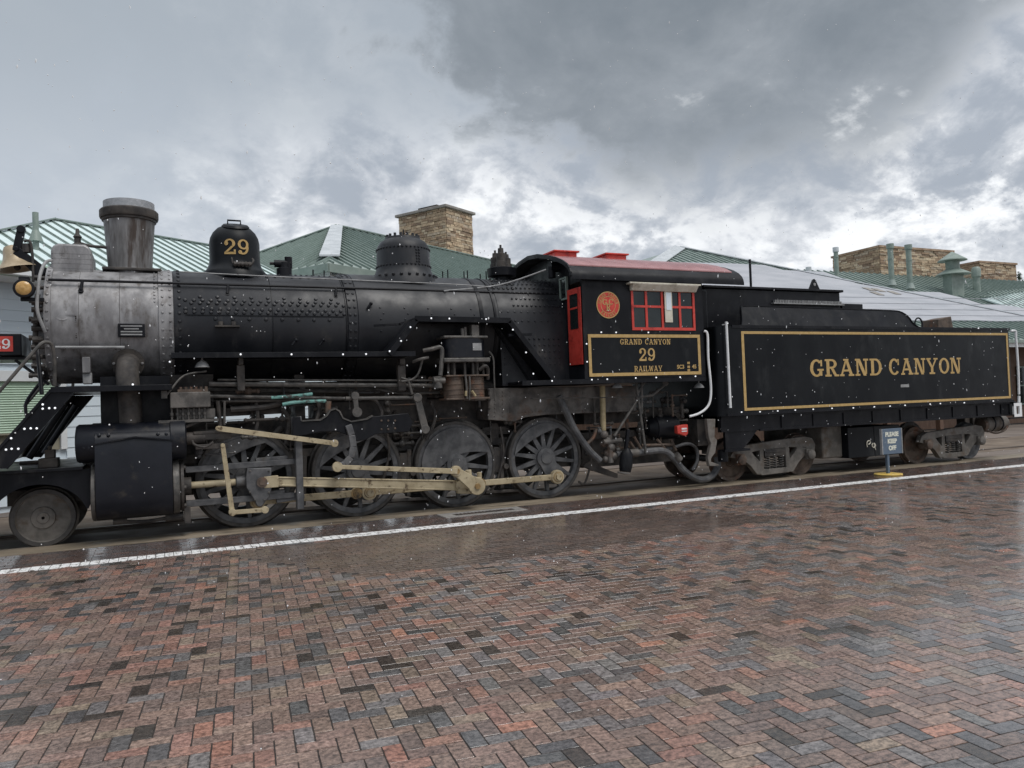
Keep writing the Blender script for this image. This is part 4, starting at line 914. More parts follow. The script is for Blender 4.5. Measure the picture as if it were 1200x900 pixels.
# --- running boards
rb = thing_dummy = None
mb = MB(); mb.box(-1.27, .14, 11.33, C+1.5, 2.07, 2.10); mb.box(-1.27, .14, 11.325, 11.36, 2.03, 2.105); fd = mb.build('front_deck', 'black', loco, .004)
st = sxz([(60, 457), (89, 457), (9, 549), (-22, 549)], 11.36)
mb = MB(); mb.prism(st, 11.36, 11.40); u_, v_ = V((st[0][0], 0, st[0][1])), V((st[3][0], 0, st[3][1]))
mb.bar(V((st[0][0], 11.60, st[0][1])), V((st[3][0], 11.60, st[3][1])), .54, .03, Yv); mb.bar(V((st[1][0]-.01, 11.38, st[1][1])), V((st[2][0]-.01, 11.38, st[2][1])), .09, .02, Yv); stair = both(mb, 'front_stair', 'black', loco)
mb = MB(); mb.cyl(sv(76, 474, 12.1), sv(34, 537, 12.1), .045, n=10); both(mb, 'brace', 'black', loco)
mb = MB(); mb.box(.14, 3.6, 11.45, C-.70, 2.49, 2.515); mb.box(.14, 3.6, 11.445, 11.47, 2.465, 2.54); bd2 = mb.build('running_board', 'black', loco, .003); mir(mb).build('running_board', 'black', loco)
mb = MB(); e0, e1, e2, e3 = (3.18, 2.50), (3.62, 3.03), (5.2, 3.02), (6.0, 2.03)
def plate(mb, a, b2_, th=.035):
    mb.bar((a[0], 11.72, a[1]), (b2_[0], 11.72, b2_[1]), .60, th, Yv); mb.bar((a[0], 11.42, a[1]), (b2_[0], 11.42, b2_[1]), .025, .085, Yv)
plate(mb, e0, e1); plate(mb, (3.6, 3.045), (5.22, 3.035)); plate(mb, e2, e3); mb.bar((3.0, 11.6, 2.95), (3.4, 11.55, 2.97), .05, .03); mb.bar((3.38, 11.5, 2.97), (3.62, 11.5, 3.05), .05, .03); mb.bar((5.2, 11.5, 2.80), (5.65, 11.55, 2.82), .06, .04)
mb.bar((5.12, 11.9, 3.0), (5.75, 11.9, 2.05), .03, .03); mb.build('raised_running_board', 'black', loco); mir(mb).build('raised_running_board', 'black', loco)
mb = MB(); mb.box(5.35, 9.06, 11.345, 11.95, 1.985, 2.035); mb.box(5.35, 9.06, 11.33, 11.36, 1.965, 2.045); mb.box(6.5, 9.06, 11.95, C+1.5, 1.99, 2.03); mb.build('cab_floor', 'black', loco)
# handrails at the front steps
mb = MB(); mb.tube([sv(-14, 474, 11.45), sv(24, 430, 11.45), sv(46, 405, 11.5), sv(54, 401, 11.55), sv(61, 405, 11.6), sv(64, 425, 11.65), sv(64, 452, 11.7)], .022, 8); both(mb, 'step_rail', 'pipe', loco)
mb = MB(); mb.tube([sv(31, 488, 11.6), sv(31, 471, 11.6), sv(46, 450, 11.6), sv(50, 447, 11.6)], .02, 8); mb.tube([sv(49, 462, 11.5), sv(46, 430, 11.6), sv(44, 410, 11.7)], .025, 8); mb.build('step_rail', 'black', loco)
mb = MB(); mb.tube([sv(60, 305, 12.25), sv(53, 308, 12.1), sv(47, 322, 11.95), sv(44, 345, 11.9), sv(44, 365, 11.9), sv(50, 382, 11.92), sv(53, 389, 11.95)], .022, 8); mb.build('conduit', 'grey', smoke)
mb = MB()
for k in range(9):
    y_ = 352+k*11; a_ = sv(38+(k % 2)*3, y_, 12.15); mb.cyl(a_, a_+V((.12, 0, 0)), .025+.012*(k % 3 == 0), n=8); mb.cyl(a_, a_+V((-.04, 0, 0)), .04, n=6)
mb.tube([sv(44, 345, 12.2), sv(42, 380, 12.2), sv(41, 420, 12.2), sv(45, 440, 12.2)], .035, 8); mb.build('front_piping', 'grime', smoke)
# --- pilot deck and frames
mb = MB(); mb.box(-3.3, -.95, 11.55, C+1.28, 1.02, 1.06); mb.build('pilot_deck', 'black', loco, .005)
ar = [(-3.3, 1.02), (-3.3, .62), (-2.0, .62)]+[(-1.46+.56*math.cos(math.radians(q)), .36+.50*math.sin(math.radians(q))) for q in range(150, 10, -12)]+[(-.9, .50), (-.86, .60), (-.86, 1.02)]
mb = MB(); mb.prism(ar, 11.62, 11.68); both(mb, 'pilot_frame', 'black', loco)
mb = MB(); mb.box(-3.5, -3.3, C-1.35, C+1.35, .55, 1.15); pb = mb.build('pilot_beam', 'black', loco, .01)
mb = MB()
for k in range(15):
    y_ = -1.15+k*.164; mb.bar((-3.4, C+y_, .62), (-3.95+.3*abs(y_), C+y_*.8, .15), .05, .05)
mb.bar((-3.75, C-1.1, .15), (-3.98, C, .15), .05, .06); mb.bar((-3.75, C+1.1, .15), (-3.98, C, .15), .05, .06); mb.build('pilot_bars', 'black', pb)
mb = MB(); a_ = sv(58, 532, 11.9); mb.box(a_.x-.12, a_.x+.1, 11.8, 12.1, 1.06, 1.18); mb.box(a_.x-.05, a_.x+.06, 11.85, 12.05, 1.18, 1.29); mb.box(a_.x-.02, a_.x+.02, 11.9, 12., 1.29, 1.34); mb.cyl((a_.x-.35, 11.95, 1.13), (a_.x-.12, 11.95, 1.13), .03, n=8); mb.build('oil_box', 'grime', loco, .008)
for y_, nm in ((12.2, 1), (C+.54, 1)):
    mb = MB(); mb.box(-1.0, 8.9, y_, y_+.1, .98, 1.10); mb.box(-.6, 7.2, y_, y_+.1, .52, .62)
    for X in (1.12, 2.77, 4.41, 6.06): mb.box(X-.24, X-.14, y_+.001, y_+.099, .62, .98); mb.box(X+.14, X+.24, y_+.001, y_+.099, .62, .98)
    mb.build('frame_rail', 'grime', loco)
# --- wheels
PA = math.radians(-68); PR = .355; pin = V((PR*math.cos(PA), 0, PR*math.sin(PA)))
def wheelset(main):
    g_ = {}
    mb = MB(); mb.lathe([(.655, .0), (.70, 0), (.712, .012), (.716, .03), (.720, .10), (.745, .112), (.745, .132), (.735, .142), (.655, .142)], (0, 0, 0), 'y', 64, False); g_['tyre'] = mb
    mb = MB(); mb.lathe([(.58, .02), (.653, .012), (.653, .13), (.58, .12), (.58, .02)], (0, 0, 0), 'y', 56, False)
    mb.lathe([(.02, -.045), (.10, -.045), (.11, -.03), (.17, -.02), (.18, .16)], (0, 0, 0), 'y', 28)
    mb.cyl((pin.x, -.03, pin.z), (pin.x, .12, pin.z), .14, n=22); mb.bar((0, .05, 0), pin*1.0+V((0, .05, 0)), .15, .32, Yv, .15, .24); g_['center'] = mb
    sp_ = MB()
    sp_.bar((.16, .065, 0), (.585, .065, 0), .085, .085, Yv, .06, .05); g_['spoke'] = sp_
    a0, a1 = (15, 212) if main else (60, 172)
    out = [(.60*math.cos(math.radians(a0+(a1-a0)*k/22)), .60*math.sin(math.radians(a0+(a1-a0)*k/22))) for k in range(23)]
    am = math.radians((a0+a1)/2); dep = .13 if main else .40
    inn = []
    for k in range(1, 12):
        t_ = k/12; p0_, p2_ = V(out[-1]), V(out[0]); pm_ = V((dep*math.cos(am), dep*math.sin(am)))*2-(p0_+p2_)*.5; inn.append(tuple((1-t_)**2*p0_+2*t_*(1-t_)*pm_+t_*t_*p2_))
    mb = MB(); mb.prism(out+inn, -.012, .13); g_['cw'] = mb
    mb = MB(); mb.cyl((pin.x, -.36 if main else -.2, pin.z), (pin.x, .1, pin.z), .075, n=18); mb.cyl((pin.x, -.235 if not main else -.37, pin.z), (pin.x, -.2 if not main else -.36, pin.z), .05, n=14); g_['pin'] = mb
    r_ = {}
    for k, q in g_.items():
        me = q.mesh(k); me.materials.append(M['tyre' if k == 'tyre' else ('rod' if k == 'pin' else 'wheel')]); r_[k] = me
    return r_
WS, WM = wheelset(False), wheelset(True)
WX = (1.12, 2.77, 4.41, 6.06)
for i, X in enumerate(WX):
    for side in (0, 1):
        Wd = WM if i == 2 else WS; c_ = V((X, 12.0, .716)) if side == 0 else V((X, 2*C-12.0, .716)); rz = (0, 0, 0) if side == 0 else (0, 0, math.pi)
        o = place('driving_wheel', Wd['center'], c_, loco, rz)
        def subp(nm, me, rot=None):
            q = bpy.data.objects.new(nm, me); COL.link(q); q.parent = o; ORG[q] = c_
            if rot: q.rotation_euler = rot
        subp('tyre', Wd['tyre']); subp('counterweight', Wd['cw'])
        if side == 0: subp('crank_pin', Wd['pin'])
        for k in range(14): subp('spoke', Wd['spoke'], (0, math.radians(360/14*k+9), 0))
    mb = MB(); mb.cyl((X, 12.1, .716), (X, 2*C-12.1, .716), .11, n=14); mb.build('axle', 'grime', loco)
for side in (0, 1):
    mb = MB(); y_ = 12.0 if side == 0 else 2*C-12.0; s_ = 1 if side == 0 else -1
    mb.lathe([(.02, -.03), (.07, -.03), (.075, -.015), (.14, -.012), (.15, .012), (.31, .02), (.33, .0), (.375, -.004), (.385, .012), (.385, .10), (.41, .11), (.41, .135), (.3, .14)], (-1.46, y_, .387), V((0, s_, 0)), 48, False); pw = mb.build('pilot_wheel', 'truck', loco)
    mb = MB(); mb.lathe([(.325, -.006), (.378, -.008), (.388, .01), (.388, .04), (.325, .03)], (-1.46, y_, .387), V((0, s_, 0)), 48, False); mb.build('tyre', 'tyre', pw)
mb = MB(); mb.cyl((-1.46, 12.1, .387), (-1.46, 2*C-12.1, .387), .08, n=12); mb.box(-1.9, -1.0, C-.6, C+.6, .55, .75); mb.build('pilot_truck', 'grime', loco)
# --- cylinders
cyl = MB(); cyl.lathe([(.18, -1.03), (.235, -1.02), (.255, -.99), (.255, .18), (.22, .19)], (0, 11.66, 1.355), 'x', 36); cyl.lathe([(.27, .10), (.28, .11), (.28, .29), (.25, .30), (.2, .31)], (0, 11.66, 1.355), 'x', 36); vc = both(cyl, 'valve_chest', 'jacket', loco)
mb = MB(); mb.lathe([(.28, -.86), (.35, -.84), (.365, -.82), (.365, .20), (.30, .24)], (0, 11.76, .70), 'x', 40); mcyl = both(mb, 'cylinder', 'grime', loco)
for X0_, X1_ in ((-.86, -.80), (.12, .21)):
    mb = MB(); mb.lathe([(.366, X0_), (.385, X0_+.01), (.385, X1_-.01), (.366, X1_)], (0, 11.76, .70), 'x', 40, False); mb.build('cylinder_flange', 'pipe', mcyl)
mb = MB(); jp = [(11.52, 1.53), (11.43, 1.48), (11.388, 1.40), (11.372, 1.2), (11.366, .9), (11.37, .66), (11.40, .50), (11.47, .385), (11.56, .335), (11.62, .33), (11.7, .8), (11.7, 1.4)]
mb.prism(jp, -.80, .12, 'x'); jk = both(mb, 'cylinder_jacket', 'jacket', loco, bevel=.006)
mb = MB(); a_ = sv(110, 521, 11.38); b_ = sv(158, 512, 11.38); c_ = sv(203, 516, 11.38)
mb.bar((a_.x, 11.383, a_.z), (b_.x, 11.375, b_.z), .02, .018); mb.bar((b_.x, 11.375, b_.z), (c_.x, 11.38, c_.z), .02, .018); mb.build('jacket_seam', 'black', jk)
mb = MB()
for px in (116, 127, 185, 195): mb.rivet(sv(px, 510-(.02*(px-116)), 11.405), (0, -1, .3), .025)
for px in (98, 104): mb.rivet(sv(px, 525, 11.42), (0, -1, .1), .02)
mb.build('rivets', 'jacket', jk, kind='stuff')
mb = MB(); mb.cyl((-.62, 11.7, .30), (-.45, 11.7, .30), .05, n=10); mb.tube([(-.5, 11.7, .28), (-.2, 11.68, .26), (.12, 11.7, .29)], .025, 8); mb.cyl((.02, 11.7, .29), (.25, 11.7, .29), .06, n=10); mb.box(.26, .34, 11.6, 11.8, .2, .42); both(mb, 'cylinder_cocks', 'grime', loco)
mb = MB(); mb.box(-.75, .12, 11.9, 2*C-11.9, .55, 2.25); mb.build('cylinder_saddle', 'black', loco)
mb = MB(); mb.box(.121, .72, C-.5, C+.5, 1.5, 2.28); mb.build('gap_fill_block', 'grime', loco)  # dark block added to close off the bright background under the front deck
mb = MB()
for k in range(6): mb.cyl((.20, 11.76+.30*math.cos(k*1.047), .70+.30*math.sin(k*1.047)), (.29, 11.76+.30*math.cos(k*1.047), .70+.30*math.sin(k*1.047)), .03, n=8)
mb.cyl((.20, 11.76, .70), (.36, 11.76, .70), .12, n=16); mb.cyl((.225, 11.76, .70), (.262, 11.76, .70), .355, n=32); mb.build('rear_head', 'grime', mcyl)
# --- motion
RY = 11.66
mb = MB(); mb.cyl((.3, 11.76, .70), (1.0, 11.76, .70), .048, n=14); both(mb, 'piston_rod', 'rod', loco)
mb = MB(); mb.cyl((.95, 11.76, .70), (1.14, 11.76, .70), .085, n=14); xh = sxz([(290, 549), (318, 548), (318, 560), (319, 570), (316, 581), (307, 594), (302, 594), (295, 581), (289, 572), (288, 560)], 11.62)
mb.prism(xh, 11.62, 11.84); xho = mb.build('crosshead', 'wheel', loco, .012)
p = sv(307, 565, 11.62); mb = MB(); mb.cyl((p.x, 11.585, p.z), (p.x, 11.63, p.z), .075, n=18); mb.cyl((p.x, 11.57, p.z), (p.x, 11.59, p.z), .045, n=6); mb.build('wrist_pin', 'rusty', xho)
mb = MB(); a_, b_ = sv(217, 547, 11.68), sv(346, 541, 11.68); mb.bar((a_.x, 11.76, .92), (b_.x, 11.76, .945), .13, .085, Yv); mb.bar((b_.x-.55, 11.76, 1.0), (b_.x-.1, 11.76, 1.01), .11, .05, Yv)
mb.bar((a_.x, 11.76, .445), (b_.x-.02, 11.76, .455), .13, .085, Yv); mb.build('guide_bar', 'wheel', loco, .008)
mb = MB(); mb.bar((1.16, 11.76, .505), (1.62, 11.76, .52), .12, .05, Yv); mb.bar((1.5, 11.76, .40), (1.9, 11.76, .44), .1, .1, Yv); mb.build('crosshead_shoe', 'wheel', xho, .006)
pz = .716+pin.z
def rod(mb, a, b_, y, w_, h_, e0=.085, e1=.085, h1=None):
    mb.bar((a[0], y, a[1]), (b_[0], y, b_[1]), w_, h_, Yv, None, h1)
    for q, r_ in ((a, e0), (b_, e1)):
        if r_: mb.cyl((q[0], y-w_*.72, q[1]), (q[0], y+w_*.72, q[1]), r_, n=22)
for i in range(3):
    a_, b_ = (WX[i]+pin.x, pz), (WX[i+1]+pin.x, pz)
    mb = MB()
    if i == 0: a_ = (a_[0], pz); b_ = (b_[0]-.20, pz); rod(mb, a_, b_, 11.86, .06, .10, .11, .085)
    elif i == 1: rod(mb, a_, b_, 11.86, .06, .10, .12, .15)
    else: a_ = (a_[0]+.21, pz+.0); rod(mb, a_, b_, 11.86, .06, .095, .07, .12)
    sr_ = mb.build('side_rod', 'rod', loco, .008)
    for q in ([a_, b_] if i != 1 else [a_]):
        mb = MB(); mb.lathe([(.055, -.02), (.06, 0), (.035, -.025)], (q[0], 11.815, q[1]), 'y', 18); mb.lathe([(.085, 0), (.088, -.008), (.06, -.009)], (q[0], 11.816, q[1]), 'y', 22, False); mb.cyl((q[0], 11.77, q[1]), (q[0], 11.81, q[1]), .028, n=6); mb.build('rod_nut', 'bronze', sr_)
mp_ = V((WX[2]+pin.x, 0, pz)); xp = V((p.x, 0, p.z))
mb = MB(); d = (mp_-xp).normalized(); a_ = xp+d*.07; b_ = mp_-d*.14
mb.bar(V((a_.x, RY, a_.z)), V((b_.x, RY, b_.z)), .045, .125, Yv, .045, .15); mb.bar(V((a_.x+.15, RY, a_.z+.055)), V((b_.x-.1, RY, b_.z+.07)), .07, .022, Yv); mb.bar(V((a_.x+.15, RY, a_.z-.055)), V((b_.x-.1, RY, b_.z-.07)), .07, .022, Yv)
mb.bar(V((a_.x-.04, RY, a_.z)), V((a_.x+.16, RY, a_.z)), .09, .17, Yv); mb.bar(b_-d*.12+V((0, RY, 0)), mp_+d*.14+V((0, RY, 0)), .10, .27, Yv); mr = mb.build('main_rod', 'rod', loco, .008)
mb = MB(); mb.bar(b_-d*.16+V((0, RY-.06, -.0)), mp_-d*.02+V((0, RY-.06, 0)), .03, .11, Yv); mb.box(b_.x-.15, b_.x+.1, RY-.08, RY+.08, b_.z+.13, b_.z+.17); mb.cyl((mp_.x-.05, RY, mp_.z+.1), (mp_.x-.06, RY, mp_.z+.25), .05, n=10); mb.cyl((mp_.x+.13, RY, mp_.z+.1), (mp_.x+.13, RY, mp_.z+.2), .04, n=10); mb.build('rod_strap', 'rod', mr, .006)
EY = 11.47
e_ = sv(534, 552, EY); mb = MB(); mb.bar((mp_.x+.02, EY, mp_.z-.02), (e_.x, EY, e_.z), .07, .24, Yv, .06, .13); mb.cyl((mp_.x, EY-.035, mp_.z), (mp_.x, EY+.035, mp_.z), .14, n=22); mb.cyl((e_.x, EY-.05, e_.z), (e_.x, EY+.04, e_.z), .085, n=20); ec = mb.build('eccentric_crank', 'rod', loco, .008)
mb = MB(); mb.cyl((mp_.x+.0, EY-.06, mp_.z), (mp_.x, EY-.03, mp_.z), .05, n=6); mb.cyl((e_.x, EY-.075, e_.z), (e_.x, EY-.05, e_.z), .045, n=16); mb.build('rod_nut', 'bronze', ec)
l_ = sv(395, 547, EY-.05); mb = MB(); rod(mb, (e_.x, e_.z), (l_.x, l_.z), EY-.07, .04, .085, 0, .075, .06); mb.build('eccentric_rod', 'rod', loco, .005)
mb = MB(); pts = [sv(x_, y_, 11.53) for x_, y_ in ((396, 548), (404, 544), (411, 536), (414, 524), (412, 510), (408, 498))]
for k in range(len(pts)-1): mb.bar(pts[k], pts[k+1], .06, .10, Yv)
mb.cyl(pts[0]+V((0, -.1, 0)), pts[0]+V((0, .06, 0)), .06, n=14); mb.build('expansion_link', 'wheel', loco, .01)
a_, b_ = sv(255, 502, 11.52), sv(392, 519.5, 11.52); mb = MB(); rod(mb, (a_.x, a_.z), (b_.x, b_.z), 11.52, .035, .075, .03, .055, .07); mb.build('radius_rod', 'rod', loco, .004)
a_, b_ = sv(261, 522, 11.55), sv(272, 600, 11.55); mb = MB(); rod(mb, (a_.x, a_.z), (b_.x, b_.z), 11.55, .04, .06, .03, .05, .07); mb.build('combination_lever', 'rod', loco, .004)
c_ = sv(310, 597, 11.55); mb = MB(); rod(mb, (b_.x, b_.z), (c_.x, c_.z), 11.50, .04, .06, .05, .05); mb.build('union_link', 'rod', loco, .004)
# valve stem crosshead and hangers
mb = MB(); q = [sv(228, 500, 11.6), sv(272, 524, 11.6)]
mb.box(q[0].x, q[1].x, 11.58, 11.72, q[1].z+.12, q[0].z-.07); mb.cyl((.28, 11.66, 1.36), (.55, 11.66, 1.36), .09, n=14); mb.box(.42, .85, 11.57, 11.75, 1.20, 1.27); mb.box(.40, .95, 11.575, 11.745, 1.41, 1.45); mb.bar((.30, 11.6, 1.52), (.55, 11.6, 1.62), .05, .04); mb.tube([sv(225, 516, 11.5), sv(228, 521, 11.5), sv(240, 524, 11.5), sv(250, 518, 11.5)], .02, 6); mb.build('valve_crosshead', 'grime', loco, .006)
hp = sxz([(343, 488), (352, 488), (353, 494), (376, 493), (383, 488), (387, 482), (393, 480), (398, 483), (402, 491), (412, 495), (430, 492), (437, 488), (478, 484), (484, 495), (480, 506), (452, 508), (440, 509), (428, 516), (418, 517), (408, 510), (396, 506), (376, 506), (353, 511), (343, 511)], 11.56)
mb = MB(); mb.prism(hp, 11.56, 11.63); gy = mb.build('motion_bracket', 'black', loco, .01)
hp2 = sxz([(354, 493.2), (376, 492), (383, 487), (387, 481), (393, 479), (398, 482), (402, 490), (412, 494), (430, 491), (437, 487)], 11.54)
mb = MB()
for k in range(len(hp2)-1): mb.bar((hp2[k][0], 11.575, hp2[k][1]), (hp2[k+1][0], 11.575, hp2[k+1][1]), .09, .02, Yv)
mb.build('flange', 'pipe', gy)
mb = MB()
for px, py in ((447, 493), (455, 493), (463, 493), (447, 503), (455, 503), (463, 502)): mb.rivet(sv(px, py, 11.558), (0, -1, 0), .018)
mb.build('rivets', 'rusty', gy, kind='stuff')
mb = MB(); a_, b_ = sv(349, 488, 11.6), sv(350, 597, 11.6); mb.box(a_.x-.05, a_.x+.05, 11.575, 11.70, b_.z, a_.z); mb.box(a_.x-.09, a_.x-.055, 11.60, 11.66, a_.z-.35, a_.z); mb.build('guide_yoke', 'wheel', loco, .01)
mb = MB()
for px_, py_ in ((293, 552), (315, 552), (293, 577), (315, 577), (299, 586), (310, 586)): mb.rivet(sv(px_, py_, 11.618), (0, -1, 0), .018, .02)
mb.build('bolts', 'pipe', xho, kind='stuff')
# --- reverse shaft, pipes, lubricator
mb = MB(); mb.cyl(sv(405, 467, 11.65), sv(492, 466, 11.65), .032, n=10); rv = mb.build('reach_rod', 'pipe', loco)
a_, b_ = sv(489, 466, 11.6), sv(498, 503, 11.6); mb = MB(); rod(mb, (a_.x, a_.z), (b_.x, b_.z), 11.6, .05, .10, .07, .07, .12); mb.build('reverse_arm', 'pipe', rv, .006)
mb = MB(); a_ = sv(416, 466, 11.6); mb.cyl(a_+V((0, -.03, .03)), a_+V((0, .05, .03)), .06, n=12); mb.bar(a_, a_+V((.02, 0, -.25)), .05, .07); mb.cyl(a_+V((.02, -.04, -.22)), a_+V((.02, .04, -.22)), .075, n=14); mb.build('lifting_arm', 'pipe', rv)
pipes = MB()
for (xa, ya, xb, yb, Y, r_) in ((245, 450, 520, 452, 11.75, .038), (255, 445, 522, 446, 11.72, .015), (232, 464, 405, 467, 11.8, .028), (260, 470, 400, 468, 11.85, .022), (215, 456, 420, 459, 12.0, .03)): pipes.cyl(sv(xa, ya, Y), sv(xb, yb, Y), r_, n=8)
pipes.tube([sv(470, 443, 11.6), sv(478, 446, 11.6), sv(481, 455, 11.6), sv(483, 462, 11.6)], .02, 8); pipes.tube([sv(495, 422, 11.6), sv(490, 438, 11.6), sv(482, 445, 11.6), sv(470, 447, 11.6)], .018, 8)
pipes.build('boiler_piping', 'pipe', loco)
mb = MB(); mb.tube([sv(318, 466, 11.7), sv(345, 464, 11.7), sv(366, 461.5, 11.7)], .024, 8); mb.tube([sv(331, 474, 11.7), sv(350, 471, 11.7), sv(382, 470, 11.7)], .026, 8); mb.build('verdigris_pipe', 'verdigris', loco)
mb = MB(); mb.tube([sv(193, 466, 11.5), sv(200, 457, 11.5), sv(216, 440, 11.55), sv(242, 435, 11.6)], .014, 6); mb.box(sv(189, 466, 11.5).x, sv(196, 466, 11.5).x, 11.48, 11.52, sv(192, 467, 11.5).z, sv(192, 458, 11.5).z); mb.build('oil_lever', 'pipe', loco)
lb = MB(); a_, b_ = sv(199, 460, 11.5), sv(247, 477, 11.5); lb.box(a_.x, b_.x, 11.5, 11.78, b_.z, a_.z); lub = lb.build('lubricator', 'ash', loco, .012)
mb = MB(); mb.box(a_.x+.1, b_.x-.03, 11.53, 11.74, a_.z+.001, a_.z+.04)
for k in range(6): mb.cyl((a_.x+.14+k*.065, 11.6, a_.z+.03), (a_.x+.14+k*.065, 11.6, a_.z+.075), .022, n=6)
mb.build('filler_caps', 'rusty', lub)
mb = MB()
for k in range(7): mb.cyl((a_.x+.02+k*.07, 11.58, b_.z), (a_.x+.02+k*.07, 11.58, b_.z-.17), .014, n=6); mb.cyl((a_.x+.02+k*.07, 11.58, b_.z-.06), (a_.x+.02+k*.07, 11.58, b_.z-.1), .026, n=6)
mb.box(a_.x-.15, b_.x+.1, 11.54, 11.62, b_.z-.2, b_.z-.16); mb.box(a_.x+.1, b_.x+.06, 11.6, 11.75, b_.z-.15, b_.z-.02); mb.build('feed_lines', 'pipe', lub)
for k, (pts_, Y_, r_, m_) in enumerate((
        (((372, 468), (374, 480), (371, 492)), 11.8, .03, 'grime'), (((428, 466), (440, 470), (447, 482), (446, 492)), 11.75, .028, 'grime'), (((300, 470), (302, 492), (298, 512)), 11.9, .03, 'grime'), (((330, 478), (338, 492), (335, 520)), 11.95, .035, 'grime'),
        (((505, 470), (510, 490), (500, 515)), 11.95, .03, 'grime'), (((385, 470), (384, 484)), 11.7, .045, 'rusty'), (((255, 470), (258, 500)), 11.75, .03, 'grime'), (((263, 470), (263, 498)), 11.75, .018, 'pipe'), (((440, 455), (470, 461), (515, 460)), 11.85, .02, 'pipe'), (((270, 480), (310, 477), (335, 470)), 11.9, .05, 'grime'))):
    mb = MB(); mb.tube([sv(a, b_, Y_) for a, b_ in pts_], r_, 8); mb.build('pipe_drop', m_, loco)
for px_ in (452, 586, 690):
    mb = MB(); mb.tube([sv(px_, 500, 11.95), sv(px_+4, 530, 11.95), sv(px_-4, 565, 11.98), sv(px_-12, 588-.1*(px_-452), 12.0)], .02, 6); mb.build('sand_pipe', 'grime', loco)
r3 = random.Random(7)
def tangle(x0_, x1_, y0_, y1_, z0_, z1_, n_):
    for k in range(n_):
        p_ = V((r3.uniform(x0_, x1_), r3.uniform(y0_, y1_), r3.uniform(z0_, z1_))); pts_ = [p_]
        for s_ in range(r3.randint(1, 3)):
            ax_ = r3.choice((0, 0, 2, 2, 1)); d_ = V((0, 0, 0)); d_[ax_] = r3.choice((-1, 1))*r3.uniform(.12, .5)*(1 if ax_ != 1 else .4); q_ = pts_[-1]+d_
            q_ = V((min(max(q_.x, x0_), x1_), min(max(q_.y, y0_), y1_), min(max(q_.z, z0_), z1_)))
            if (q_-pts_[-1]).length > .06: pts_.append(q_)
        if len(pts_) < 2: continue
        r_ = r3.choice((.012, .018, .022, .03)); mb = MB(); mb.tube(pts_, r_, 7, False)
        for q_ in pts_: mb.ball(q_, r_*1.5, 7)
        if r3.random() < .5: c_ = (pts_[0]+pts_[1])/2; mb.ball(c_, r_*2.2, 8); mb.cyl(c_, c_+V((0, -r_*1.5, r_*4)), r_*.8, n=6)
        mb.build('pipe_run', r3.choice(('grime', 'grime', 'pipe', 'rusty', 'wheel')), loco)
tangle(.5, 5.0, 11.85, 12.15, 1.62, 2.12, 34); tangle(2.3, 6.6, 12.05, 12.18, 1.05, 1.6, 22); tangle(6.95, 9.0, 11.72, 12.25, .72, 1.9, 44); tangle(.45, 1.9, 11.8, 12.15, 1.1, 1.6, 12)
# hangers under the running board
for px in (282, 470):
    mb = MB(); a_, b_ = sv(px-5, 428, 11.72), sv(px+5, 458, 11.72); mb.box(a_.x, b_.x, 11.66, 11.76, b_.z, a_.z); mb.box(a_.x+.02, b_.x-.02, 11.6, 11.8, a_.z, a_.z+.1); mb.build('hanger', 'grime', loco, .008)
mb = MB(); a_ = sv(237, 428, 11.6); mb.lathe([(.10, 0), (.07, .06), (.02, .10)], (a_.x, 11.6, a_.z-.03), 'z', 16); mb.cyl((a_.x, 11.6, a_.z+.05), (a_.x, 11.6, 2.49), .012, n=6); mb.build('lamp_hood', 'grey', loco)
# --- cross-compound air pump
a_, b_ = sv(523, 394, 11.42), sv(571, 419, 11.42); xm = (a_.x+b_.x)/2; yp = 11.62
mb = MB()
for s_ in (-1, 1): mb.cyl((xm+s_*.165, yp, b_.z), (xm+s_*.165, yp, a_.z), .19, n=28)
mb.box(xm-.165, xm+.165, yp-.188, yp+.188, b_.z+.001, a_.z-.001); pump = mb.build('air_pump', 'jacket', loco, .01)
mb = MB(); mb.box(xm-.38, xm+.37, yp-.20, yp+.2, a_.z-.03, a_.z+.012); mb.box(xm-.40, xm+.39, yp-.215, yp+.21, b_.z-.07, b_.z); mb.build('flange', 'pipe', pump, .015)
mb = MB(); a2, b3 = sv(554, 380, 11.45), sv(563, 391, 11.45); mb.box(a2.x, b3.x, 11.5, 11.72, a_.z+.012, a2.z); mb.cyl((xm-.02, 11.55, a_.z), (xm-.02, 11.55, a_.z+.14), .03, n=8); mb.cyl((xm+.03, 11.55, a_.z), (xm+.03, 11.55, a_.z+.16), .025, n=8); mb.build('valve_head', 'ash', pump, .008)
zl, zb_ = sv(545, 441, 11.42).z, sv(545, 466, 11.42).z; mb = MB()
for s_ in (-1, 1):
    mb.cyl((xm+s_*.175, yp, zb_), (xm+s_*.175, yp, zl), .165, n=24)
    for k in range(4): mb.lathe([(.165, 0), (.178, .006), (.165, .012)], (xm+s_*.175, yp, zb_+.05+k*.08), 'z', 24, False)
mb.box(xm-.36, xm+.37, yp-.19, yp+.19, zl, zl+.025); mb.box(xm-.37, xm+.37, yp-.19, yp+.19, zb_-.03, zb_); mb.build('air_cylinder', 'rusty', pump, .006)
mb = MB()
for s_ in (-.3, -.2, -.02, .12, .2, .3): mb.cyl((xm+s_, yp-.12, zl), (xm+s_, yp-.12, b_.z-.05), .022, n=8)
for s_ in (-.175, .175): mb.cyl((xm+s_, yp, zl), (xm+s_, yp, b_.z-.05), .05, n=10)
mb.tube([(xm+.22, yp-.15, zl+.1), (xm+.3, yp-.2, zl+.16), (xm+.36, yp-.16, zl+.1), (xm+.38, yp-.1, zl-.05)], .03, 8); mb.build('pump_columns', 'grime', pump)
